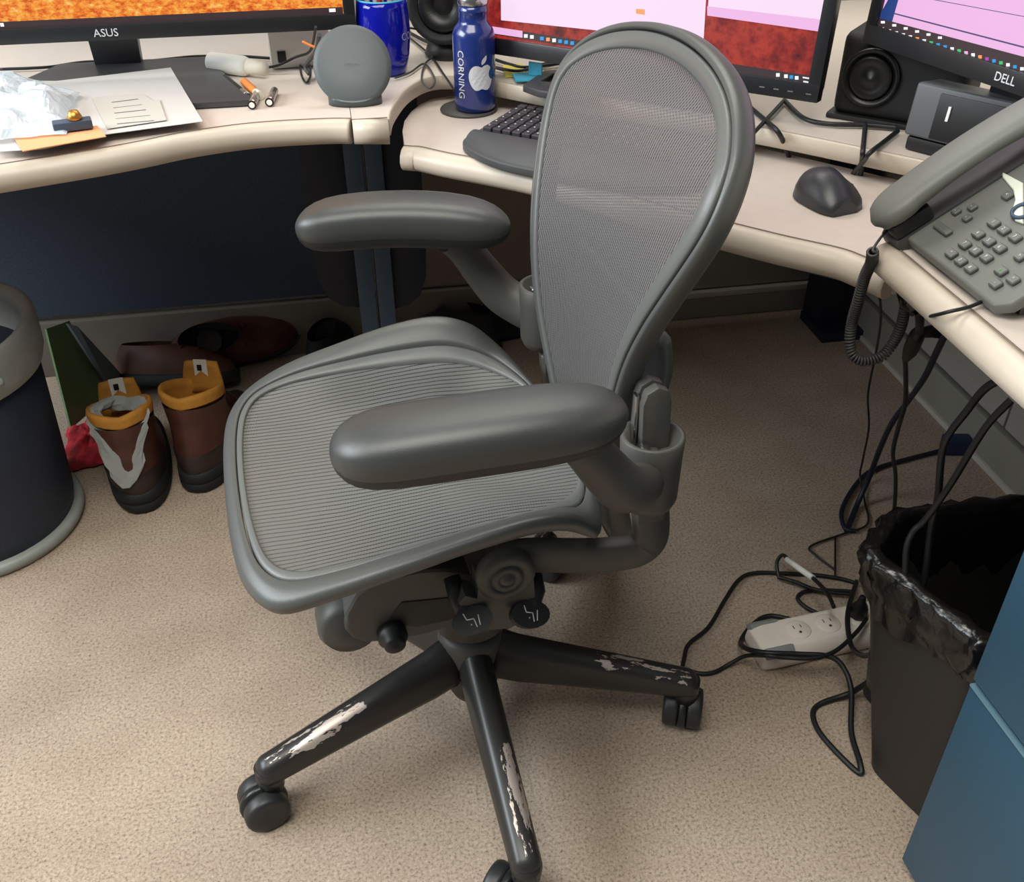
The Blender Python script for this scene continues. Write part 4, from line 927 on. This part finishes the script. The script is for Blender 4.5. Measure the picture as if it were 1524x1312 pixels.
n0 = [onp(*p) for p in ((1492, 258), (1524, 275), (1524, 335), (1512, 331), (1506, 318), (1512, 300), (1509, 285), (1493, 266))]
ar = sum(a[0]*b_[1]-b_[0]*a[1] for a, b_ in zip(n0, n0[1:]+n0[:1])); n0 = n0 if ar > 0 else n0[::-1]
xf(MB().prism(n0, 0, .003), I @ FM).build('navigation_panel', M_['phone_silver'], t, .0008, 1)
x, y = onp(1524, 318); xf(MB().lathe([(.0085, .003), (.0085, .0055), (.0115, .0055), (.0115, .003)], c=(x, y, 0), n=24, caps=False), I @ FM).build('navigation_ring', M_['steel_navy'], t)
# coiled cord
hsE = [at(1332, 330, z=.755), at(1312, 352, z=.748), at(1299, 372, z=.742)]
cc = smooth([at(px, py, z=z) for px, py, z in ((1299, 374, .74), (1297, 390, .72), (1287, 412, .695), (1277, 448, .66), (1268, 480, .625), (1265, 510, .60), (1270, 530, .585), (1287, 537, .58), (1312, 530, .585), (1329, 510, .60), (1341, 485, .625), (1349, 448, .66), (1353, 430, .68))], 40)
hel = []; turns = 84; prev = None; n_ = len(cc)
Ls = [0.]
for a, b_ in zip(cc, cc[1:]): Ls.append(Ls[-1]+(b_-a).length)
for i in range(turns*12):
    s = Ls[-1]*i/(turns*12-1); k = 0
    lo_ = 0
    while lo_ < n_-2 and Ls[lo_+1] < s: lo_ += 1
    p = cc[lo_].lerp(cc[lo_+1], (s-Ls[lo_])/max(1e-9, Ls[lo_+1]-Ls[lo_])); d = (cc[lo_+1]-cc[lo_]).normalized()
    if prev is None: prev = d.cross(Vector((0, 0, 1))).normalized()
    prev = (prev-d*prev.dot(d)).normalized(); w_ = d.cross(prev); an = 2*PI*i/12; hel.append(p+(prev*math.cos(an)+w_*math.sin(an))*.0052)
cord = MB().tube(hel, .0016, 6); cord.tube(smooth(hsE+[hel[0]], 5), .0016, 6)
tag(cord.build('coiled_cord', M_['cord_grey'], None, fix=False), 'coiled handset cord hanging in a loop below desk phone', 'cord')

# ------------------------------------------------------------------ CABLES on the right
def C_(name, pts, r, m, label, cat='cable', z0=.006, z1=None): return cable(name, path(pts, z0, z1), r, M_[m], None, label, cat)
C_('power_cable', [(1540, 556, .69), (1510, 560, .68), (1470, 575, .65), (1440, 610, .60), (1405, 662, .54), (1396, 738, .46), (1385, 790, .41), (1378, 847, .36), (1371, 877, .33), (1354, 906, .29), (1347, 933, .25), (1345, 956, .215), (1337, 975, .175), (1311, 1000, .10), (1269, 1029, .02), (1223, 1046, .004), (1210, 1061, .004), (1219, 1088, .004), (1248, 1122, .004), (1279, 1150, .004), (1280, 1135, .010), (1267, 1088, .012), (1267, 1029, .03), (1257, 996, .045), (1236, 977, .054), (1189, 973, .055), (1139, 971, .055), (1109, 964, .035), (1103, 953, .008), (1122, 928, .004), (1147, 916, .004), (1189, 925, .004)], .0042, 'cord', 'thick black cable draping past black bin and looping on the carpet')
C_('power_cable', [(1545, 575, .69), (1524, 580, .68), (1500, 600, .65), (1464, 640, .60), (1415, 720, .50), (1378, 772, .44), (1359, 791, .42), (1349, 816, .40), (1347, 860, .36), (1342, 896, .32), (1335, 928, .27), (1318, 955, .22), (1290, 975, .12), (1272, 968, .07), (1264, 949, .06), (1262, 911, .06), (1275, 865, .02)], .0040, 'cord', 'second thick black cable entering black bin opening side')
C_('long_cable', [(1413, 484, .55), (1393, 526, .46), (1375, 563, .38), (1349, 600, .29), (1327, 630, .23), (1309, 669, .14), (1294, 709, .06), (1276, 750, .01), (1260, 790, .005)], .0050, 'cord_blue', 'straight dark cable slanting from right worktop down to carpet')
C_('long_cable', [(1347, 533, .52), (1348, 560, .47), (1347, 600, .40), (1337, 636, .33), (1329, 673, .26), (1333, 709, .18), (1331, 757, .08), (1325, 790, .005)], .0035, 'cord', 'black cable hanging from adapter plug to behind black bin')
C_('thin_cable', [(1306, 416, .60), (1311, 471, .50), (1304, 523, .38), (1292, 585, .25), (1293, 636, .16), (1284, 684, .07), (1280, 709, .02), (1287, 746, .004), (1291, 779, .004), (1258, 793, .004), (1207, 812, .004), (1214, 826, .004), (1243, 848, .004)], .0020, 'cord', 'thinnest black cord hanging under mouse surface')
C_('network_cable', [(1408, 668), (1346, 684), (1309, 695), (1284, 709), (1262, 738), (1252, 764), (1258, 786), (1273, 790)], .0042, 'cord_blue', 'dark blue cable from wall plug curving over carpet', z0=.006)
a = at(1424, 660, z=.02); t = thing('wall_plug', 'dark blue plug at foot of right wall', 'plug', (a.x, a.y, 0)); MB().box((0, 0, .018), (.055, .034, .034), Rz(-.2)).build('body', M_['plug_blue'], t, .005); MB().box((.034, .0, .018), (.014, .018, .018), Rz(-.2)).build('socket_end', M_['strip_grey'], t, .003)
C_('floor_cable', [(1014, 1002), (1018, 980), (1025, 958), (1055, 932), (1080, 890), (1101, 861), (1126, 852), (1168, 853), (1210, 855), (1252, 861), (1275, 868)], .0034, 'cord', 'black cable arching over carpet from chair leg to the bin', z0=.005)
C_('floor_cable', [(1160, 861, .005), (1156, 838, .02), (1164, 826, .035), (1174, 832, .04), (1190, 845, .05), (1212, 862, .06), (1231, 882, .075), (1241, 903, .085)], .0034, 'cord', 'black cable with white label ending in strip plug')
ta = path([(1171, 832, .044), (1210, 860, .059)], .05); o = MB().tube(ta, .0052, 10).build('cable_label', M_['white_gloss'], bpy.data.objects['floor_cable.001']); o['label'] = 'white cable label'
C_('floor_cable', [(1160, 859), (1184, 866), (1210, 876), (1244, 882), (1272, 884)], .0034, 'cord', 'short black cable between labelled cable and bin', z0=.012)
C_('floor_cable', [(1269, 880), (1227, 878), (1198, 880), (1187, 890), (1202, 905), (1231, 918), (1245, 925)], .0034, 'cord', 'looped black cable just behind power strip', z0=.005)
C_('floor_cable', [(1020, 995, .004), (1042, 1002, .004), (1063, 1000, .004), (1084, 989, .006), (1109, 976, .025), (1139, 975, .056), (1168, 978, .057), (1210, 979, .057), (1244, 968, .058), (1274, 941, .06), (1290, 920, .06)], .0034, 'cord', 'black cable crossing front of power strip from chair caster')
C_('thin_cable', [(1243, 800), (1243, 830), (1243, 858)], .0018, 'cord', 'thin straight cord stub on carpet above power strip', z0=.004)
C_('desk_cable', [(1560, 428, .743), (1524, 432, .742), (1481, 441, .742), (1444, 456, .741), (1415, 463, .739), (1395, 468, .728), (1380, 470, .708), (1368, 463, .69), (1362, 450, .665)], .0019, 'cord', 'thin black cable crossing phone desk edge')
# adapter cluster under the edge
t = thing('cable_adapter', 'black adapter plug hanging beneath phone worktop edge', 'adapter', at(1360, 500, z=.58)); I = inv(t)
P = [at(1367, 455, z=.66), at(1369, 478, z=.62), at(1368, 496, z=.59)]; xf(MB().tube(P, .0052, 10), I).build('lead', M_['cord'], t)
P = [at(1369, 492, z=.595), at(1364, 500, z=.58), at(1356, 520, z=.545), at(1348, 534, z=.52)]; xf(MB().tube(P, [.007, .0100, .0100, .005], 8), I).build('body', M_['black'], t)
P = [at(1368, 496, z=.585), at(1385, 493, z=.585), at(1397, 493, z=.585)]; xf(MB().tube(P, [.006, .008, .009], 8), I).build('side_plug', M_['black'], t)
t = thing('cable_clip', 'black clip under the right worktop below the phone', 'clip', at(1362, 448, z=.67)); I = inv(t)
P = [at(1348, 424, z=.695), at(1358, 442, z=.685), at(1372, 458, z=.675)]; xf(MB().tube(P, [.012, .016, .014], 10), I).build('body', M_['black_gloss'], t)
o = MB().box(at(1528, 572, z=.69), (.03, .03, .028)).build('cable_clamp', M_['frame2'], None, .005); tag(o, 'grey clamp under worktop edge holding two thick cables', 'clip')
# ------------------------------------------------------------------ POWER STRIP
p0, p1 = at(1128, 1000, z=.0), at(1300, 962, z=.0)
S0 = at(1115, 965, z=.045); S1 = at(1142, 1016, z=.0); 
dirS = (p1-p0).normalized(); t = thing('power_strip', 'white power strip with grey end caps beside black bin', 'power strip', (p0.x+.004, p0.y+.032, 0), math.atan2(dirS.y, dirS.x))
LS = .33; prof = [(-.034, 0), (-.038, .012), (-.035, .030), (-.026, .040), (.026, .040), (.035, .030), (.038, .012), (.034, 0)]
rings = []
for i, x in enumerate((0, .006, .02, LS-.02, LS-.006, LS)):
    s = (.86, .95, 1, 1, .95, .86)[i]; rings.append([Vector((x, a*s, b_*(s if b_ > .02 else 1)+.001)) for a, b_ in prof])
MB().loft(rings, smooth=False).build('body', M_['strip'], t, .003)
for sgn in (1, -1): MB().box((.026, sgn*.029, .0335), (.048, .018, .014), Rx(-sgn*.7)).build('end_cap', M_['strip_grey'], t, .004)
for k in range(5):
    x = .072+.052*k; oo = MB().lathe([(0, .0395), (.0195, .0395), (.0200, .0410), (.0185, .0422), (0, .0422)], c=(x, 0, .0005), n=28).build('outlet', M_['strip'], t)
    sl = MB(); sl.box((x-.006, .0045, .0428), (.0014, .007, .0006)); sl.box((x+.006, .0045, .0428), (.0014, .006, .0006)); sl.lathe([(0, .0424), (.0024, .0424), (.0024, .0431), (0, .0431)], c=(x, -.007, 0), n=12); sl.build('slots', M_['slot'], oo)
X_ = dirS
for k, x in ((2, .176), (3, .228)):
    b0 = Vector((t.location.x, t.location.y, 0))+X_*x
    o = MB().lathe([(0, .0435), (.013, .0435), (.0145, .050), (.013, .064), (.007, .074), (.005, .086), (0, .087)], c=b0, n=8).build('plug', M_['black'], None, .001)
    tag(o, 'black angular plug in power strip, nearer the open outlets' if k == 2 else 'black plug in power strip right against the bin', 'plug')
# ------------------------------------------------------------------ BLACK BIN with liner
t = thing('waste_bin', 'black rectangular bin with shiny black liner under the right worktop', 'bin'); 
zr = .365
rim = [at(1287, 815, z=zr), at(1332, 757, z=zr), Vector((0, 0, 0)), at(1478, 967, z=zr)]
rim[2] = rim[1]+(rim[3]-rim[0])+Vector((.10, .02, 0)); rim[2] = Vector((rim[1].x+.30, rim[1].y-.01, zr)); rim[3] = Vector((rim[3].x+.0, max(rim[3].y, .638), zr)); 
r3b = Vector((rim[2].x+.0, .64, zr))
poly = [rim[0], rim[1], rim[2], r3b, rim[3]]
bot = [Vector((.634, .752, .004)), Vector((.675, .82, .004)), Vector((.89, .82, .004)), Vector((.89, .645, .004)), Vector((.672, .645, .004))]
def rnd(P, k=5, r_=.18):
    out = []; n_ = len(P)
    for i in range(n_):
        a, b_, c2 = P[i-1], P[i], P[(i+1) % n_]
        for j in range(k+1):
            s = j/k; p1_ = b_.lerp(a, r_*(1-s)); p2_ = b_.lerp(c2, r_*s); out.append(p1_.lerp(p2_, s) if False else (b_.lerp(a, r_)*(1-s)**2+b_*2*s*(1-s)+b_.lerp(c2, r_)*s*s))
        for j in range(1, 4): out.append(b_.lerp(c2, r_).lerp(c2.lerp(b_, r_), j/4))
    return out
RP, BP = rnd(poly), rnd(bot)
rings = [BP]+[[b_.lerp(r_, s) for b_, r_ in zip(BP, RP)] for s in (.2, .4, .6, .8, .93)]
bb_ = MB().loft(rings, caps=False); bb_.prism([(p.x, p.y) for p in BP], .002, .006); bb_.build('bin_body', M_['liner_matte'], t, fix=False)
cenR = sum(RP, Vector())/len(RP)
def ins(P, d, z): return [Vector((p.x+(cenR.x-p.x)*d, p.y+(cenR.y-p.y)*d, z)) for p in P]
lin = []
N_ = len(RP)
def up4(P):   # denser loop
    out = []
    for i, p in enumerate(P):
        q = P[(i+1) % len(P)]; out += [p, p.lerp(q, .25), p.lerp(q, .5), p.lerp(q, .75)]
    return out
R4, B4 = up4(RP), up4(BP)
def wr(p, a, f_): return Vector((noise.noise(p*f_), noise.noise(p*f_+Vector((5, 2, 1))), .6*noise.noise(p*f_+Vector((1, 7, 3)))))*a
for s, off, a in ((.80, .012, .006), (.84, .022, .009), (.88, .030, .010), (.92, .034, .010), (.96, .030, .009), (.985, .022, .007), (1.0, .012, .006)):
    ring = []
    for b_, r_ in zip(B4, R4):
        p = b_.lerp(r_, s); hem = .05*noise.noise(Vector((p.x*14, p.y*14, 0))) if s < .82 else 0
        p = p+(p-Vector((cenR.x, cenR.y, p.z))).normalized()*off*.35+wr(p*1.0, a*1.2, 60)+wr(p*1.0, a*.5, 140)+Vector((0, 0, hem)); 
        if p.y < .634: p.y = .634
        ring.append(p)
    lin.append(ring)
for d, z, a in ((.05, zr+.004, .006), (.10, zr-.01, .006), (.14, zr-.06, .006), (.18, zr-.16, .005), (.24, .12, .004)):
    lin.append([q+wr(q, a, 30) for q in ins(R4, d, z)])
MB().loft(lin, caps=False).build('liner', M_['liner'], t, fix=False)
MB().prism([(p.x, p.y) for p in ins(RP, .25, 0)], .10, .12).build('shade_fill', M_['bin_in'], t)  # near-black slab, its colour carries the shade inside the bin
# ------------------------------------------------------------------ LEFT BIN
t = thing('waste_bin', 'round dark blue bin with grey collar and grey foot ring at left', 'bin', (-.735, 1.545, 0))
MB().lathe([(0, .002), (.172, .002), (.176, .010), (.176, .020), (.170, .024), (0, .024)], n=56).build('foot_ring', M_['bin_grey'], t)
MB().lathe([(0, .024), (.160, .024), (.165, .05), (.172, .20), (.178, .335), (.170, .335), (0, .3)], n=56).build('bin_body', M_['bin_navy'], t)
MB().lathe([(.176, .325), (.186, .328), (.192, .345), (.194, .395), (.192, .408), (.185, .412), (.172, .404), (.168, .39), (.165, .30), (.155, .30)], n=56, caps=False).build('collar', M_['bin_grey'], t)
MB().lathe([(0, .285), (.166, .285), (.166, .30), (0, .30)], n=40).build('inner_disc', M_['bin_in'], t)  # near-black disc closing the opening below the collar
an = math.radians(-38); hp = Vector((.196*math.cos(an), .196*math.sin(an), .365))
MB().tube(smooth([hp+Vector((-.012, -.018, .012)), hp+Vector((.004, -.010, .000)), hp+Vector((.006, .006, -.004)), hp+Vector((-.004, .022, .006))], 4), .003, 8).build('latch', M_['bin_grey'], t)
# ------------------------------------------------------------------ THINGS UNDER THE LEFT DESK
def boot(label, heel, ang, lean, laces=True, tissue=False):
    "high boot standing; heel at origin, toe along +x"
    t = thing('work_boot', label, 'boot', (heel.x, heel.y, 0), ang, 'pair of brown work boots')
    def ring(x, z, a, b_, n=20, sk=0): return [Vector((x+a*math.cos(2*PI*j/n)+sk*math.sin(2*PI*j/n)*0, b_*math.sin(2*PI*j/n), z)) for j in range(n)]
    so = []
    for z, g in ((.001, 0), (.008, .004), (.022, .004), (.024, .001), (.026, .004), (.042, .003), (.046, -.002)):
        so.append([Vector((.10+(.148+g)*math.copysign(abs(math.cos(2*PI*j/28))**.85, math.cos(2*PI*j/28)), (.057+g+.004*math.cos(2*PI*j/28))*math.copysign(abs(math.sin(2*PI*j/28))**.8, math.sin(2*PI*j/28)), z)) for j in range(28)])
    MB().loft(so).build('sole', M_['sole'], t)
    up_ = []
    for z, x, a, b_ in ((.030, .100, .144, .057), (.050, .096, .142, .058), (.068, .078, .124, .057), (.084, .058, .102, .055), (.10, .044, .086, .053), (.125, .038, .074, .052), (.150, .034, .068, .054), (.170, .032, .067, .056)):
        up_.append([Vector((x+a*math.cos(2*PI*j/24), b_*math.sin(2*PI*j/24), z+(.014*(-math.cos(2*PI*j/24)) if z > .14 else 0))) for j in range(24)])
    MB().loft(up_, caps=False).build('upper', M_['boot'], t)
    # padded collar: tan, open towards the toe
    co = []
    for da, z in ((.0005, .164), (.0025, .180), (.001, .188), (-.005, .188), (-.008, .172), (-.010, .12)):
        co.append([Vector((.032+(.064+da)*math.cos(2*PI*j/24), (.056+da)*math.sin(2*PI*j/24), z-.018*math.cos(2*PI*j/24)+.012*abs(math.sin(2*PI*j/24)))) for j in range(24)])
    MB().loft(co, caps=False).build('collar', M_['tan'], t)
    MB().prism([(-.01, -.022), (.07, -.022), (.07, .022), (-.01, .022)], .10, .104).build('insole', M_['tan'], t)
    tg = MB(); rr_ = []
    for k in range(6):
        s = k/5; rr_.append([Vector((.088+.012*s, .040*(j/3-1)*(1-.22*s*s), .15+.065*s-.004*abs(j/3-1))) for j in range(7)])
    tn = tg.grid(rr_).build('tongue', M_['tan'], t, fix=False); sm_ = tn.modifiers.new('s', 'SOLIDIFY'); sm_.thickness = .008
    MB().box((.090, .0, .200), (.002, .026, .036), Ry(.16)).build('care_label', M_['white'], tn); MB().box((.0885, .002, .202), (.001, .009, .012), Ry(.16)).build('label_print', M_['black'], tn)
    hc = []
    for z, da in ((.040, .002), (.060, .0035), (.078, .003), (.084, .0)):
        cx_ = interp(z, [.03, .05, .068, .084], [.10, .096, .078, .058]); ax_ = interp(z, [.03, .05, .068, .084], [.144, .142, .124, .102]); by_ = interp(z, [.03, .05, .068, .084], [.057, .058, .057, .055])
        hc.append([Vector((cx_+(ax_+da)*math.cos(a_), (by_+da)*math.sin(a_), z)) for a_ in [PI*(.62+.76*j/16) for j in range(17)]])
    MB().grid(hc).build('heel_counter', M_['boot_dark'], t, fix=False)
    MB().prism([(.14, -.052), (.225, -.04), (.245, 0), (.225, .04), (.14, .052)], .028, .058).build('toe_cap', M_['boot_dark'], t, .008)
    for k in range(4):
        z = .082+.022*k; x = interp(z, [.068, .084, .10, .125, .15], [.204, .162, .132, .114, .104])-.006
        MB().tube([(x, -.03, z+.005), (x+.010, -.01, z+.014), (x+.010, .01, z+.014), (x, .03, z+.005)], .0022, 6).build('lace', M_['lace'], t)
    return t
h1 = at(214, 742, z=0); h2 = at(305, 712, z=0)
boot('left brown work boot with grey plastic bag stuffed in it', h1, math.radians(100), 0); b1_ = boot('right brown work boot with empty tan opening', h2, math.radians(76), 0)
# plastic tissue tucked in the left boot
rows = []; c0 = Vector((h1.x-.005, h1.y+.02, .0))
P = smooth([Vector((c0.x-.042, c0.y-.01, .196)), Vector((c0.x-.030, c0.y-.035, .165)), Vector((c0.x-.008, c0.y-.062, .085)), Vector((c0.x+.008, c0.y-.062, .088)), Vector((c0.x+.034, c0.y-.035, .165)), Vector((c0.x+.040, c0.y-.006, .200)), Vector((c0.x+.01, c0.y+.015, .196)), Vector((c0.x-.02, c0.y+.015, .200))], 6, True)
rg = []
for i, p in enumerate(P):
    rg.append([p+Vector((.016*math.cos(a)*(1+.5*noise.noise(p*80)), .008*math.sin(a), .010*math.sin(a+.6)))+wr(p+Vector((a, 0, 0)), .004, 50) for a in [2*PI*j/8 for j in range(8)]])
tag(MB().loft(rg, closed=True, smooth=False).build('plastic_wrap', M_['tissue'], None, fix=False), 'crumpled grey plastic bag hanging out of left boot', 'bag')
def low_shoe(name, label, c, ang, m, sole_m, L_=.29, wd=.05, ht=.09, cat='shoe', roll=0., z0=.0, group=None):
    t = thing(name, label, cat, (c.x, c.y, z0), ang, group)
    so = [[Vector((L_*.5*math.copysign(abs(math.cos(2*PI*j/26))**.85, math.cos(2*PI*j/26)), (wd+g)*math.sin(2*PI*j/26), z)) for j in range(26)] for z, g in ((.002, -.002), (.008, .002), (.026, .001), (.028, -.002))]
    R = Matrix.Rotation(roll, 4, 'X'); T0 = Matrix.Translation((0, 0, wd*abs(math.sin(roll))))
    xf(MB().loft(so), T0 @ R).build('sole', M_[sole_m], t)
    up_ = []
    for z, x, a, b_ in ((.026, 0, .485, .97), (.05, -.02, .46, .95), (.068, -.08, .38, .86), (.085, -.16, .27, .72), (ht, -.19, .22, .62)):
        up_.append([Vector((x*L_+a*L_*math.cos(2*PI*j/24), b_*wd*math.sin(2*PI*j/24), z)) for j in range(24)])
    xf(MB().loft(up_, caps=False), T0 @ R).build('upper', M_[m], t)
    xf(MB().lathe([(.0, .07), (.5*wd, .07)], c=(-.19*L_, 0, 0), n=16, caps=False), T0 @ R).build('lining', M_['black'], t)
    for k in range(3): xf(MB().tube([(.02+.03*k, -.5*wd, .083-.012*k), (.025+.03*k, 0, .09-.012*k), (.02+.03*k, .5*wd, .083-.012*k)], .002, 6), T0 @ R).build('lace', M_['lace'], t)
    return t
YU = 1.94
low_shoe('leather_boot', 'brown leather boot lying on side by the back panel', at(350, 500, z=.06), math.radians(8), 'boot', 'deep_navy', .30, .055, .11, 'boot', roll=.9, z0=.0)
low_shoe('leather_boot', 'dull brown boot lying behind the pair of boots', at(262, 556, z=.04), math.radians(-8), 'brown_leather', 'sole', .28, .05, .09, 'boot', roll=-.35)
low_shoe('black_shoe', 'black shoe left of the navy desk post', at(493, 503, z=.05), math.radians(70), 'shoe', 'shoe', .26, .045, .10)
low_shoe('black_shoe', 'black shoe right of the navy desk post', at(665, 476, z=.06), math.radians(150), 'shoe', 'shoe', .28, .048, .10)
low_shoe('black_shoe', 'dark shoe farther right beside the other black shoe', at(732, 476, z=.04), math.radians(185), 'shoe', 'deep_navy', .24, .045, .08)
# pink rolled cloths
for (pa, pb, r_, lb) in (((124, 513), (168, 512), .019, 'short pink rolled cloth, front one'), ((128, 499), (230, 482), .019, 'long pink rolled cloth behind the short one')):
    a, b_ = at(*pa, z=.021), at(*pb, z=.021); pts = [a.lerp(b_, k/8) for k in range(9)]
    tag(MB().tube(pts, [r_*(1+.15*noise.noise(p*60)) for p in pts], 12).build('rolled_cloth', M_['pink']), lb, 'cloth', 'pink rolled cloths under left desk')
# green board leaning between bin and boots
P = [at(66, 490, z=.20), at(96, 480, z=.21), at(165, 585, z=.02), at(103, 638, z=.02)]
n3_ = (P[2]-P[0]).cross(P[3]-P[0]); d_ = at(100, 478, z=.2)-Vector((0, 0, H)); P[1] = Vector((0, 0, H))+d_*((P[0]-Vector((0, 0, H))).dot(n3_)/d_.dot(n3_))
bb = MB(); nrm_ = (P[1]-P[0]).cross(P[3]-P[0]).normalized()*.006
bb.add(P+[p-nrm_ for p in P], [(0, 1, 2, 3), (7, 6, 5, 4), (0, 4, 5, 1), (1, 5, 6, 2), (2, 6, 7, 3), (3, 7, 4, 0)]); tag(bb.build('green_folder', M_['green_board']), 'dark green folder board leaning behind the round bin', 'folder')
P = [at(98, 482, z=.21), at(112, 486, z=.20), at(190, 570, z=.02), at(167, 588, z=.018)]
bb = MB(); bb.add(P+[p-nrm_*1.0 for p in P], [(0, 1, 2, 3), (7, 6, 5, 4), (0, 4, 5, 1), (1, 5, 6, 2), (2, 6, 7, 3), (3, 7, 4, 0)]); tag(bb.build('grey_folder', M_['green_board2']), 'narrow grey folder edge beside the green folder board', 'folder')
# red crumpled cloth
rows = []
A_, B_, C2, D_ = at(100, 700, z=.004), at(172, 690, z=.004), at(185, 620, z=.004), at(98, 640, z=.004)
for i in range(22):
    v = i/21; r_ = []
    for j in range(22):
        u = j/21; p = A_.lerp(B_, u).lerp(D_.lerp(C2, u), v); e = (math.sin(PI*u)*math.sin(PI*v))**.4
        p = p+Vector((.012*noise.noise(p*40), .012*noise.noise(p*44+Vector((9, 0, 0))), .003+e*(.022+.030*abs(noise.noise(p*48))))); r_.append(p)
    rows.append(r_)
tag(MB().grid(rows, smooth=True).build('red_cloth', M_['red_cloth'], None, fix=False), 'crumpled red and black cloth on carpet beside left boot', 'cloth')
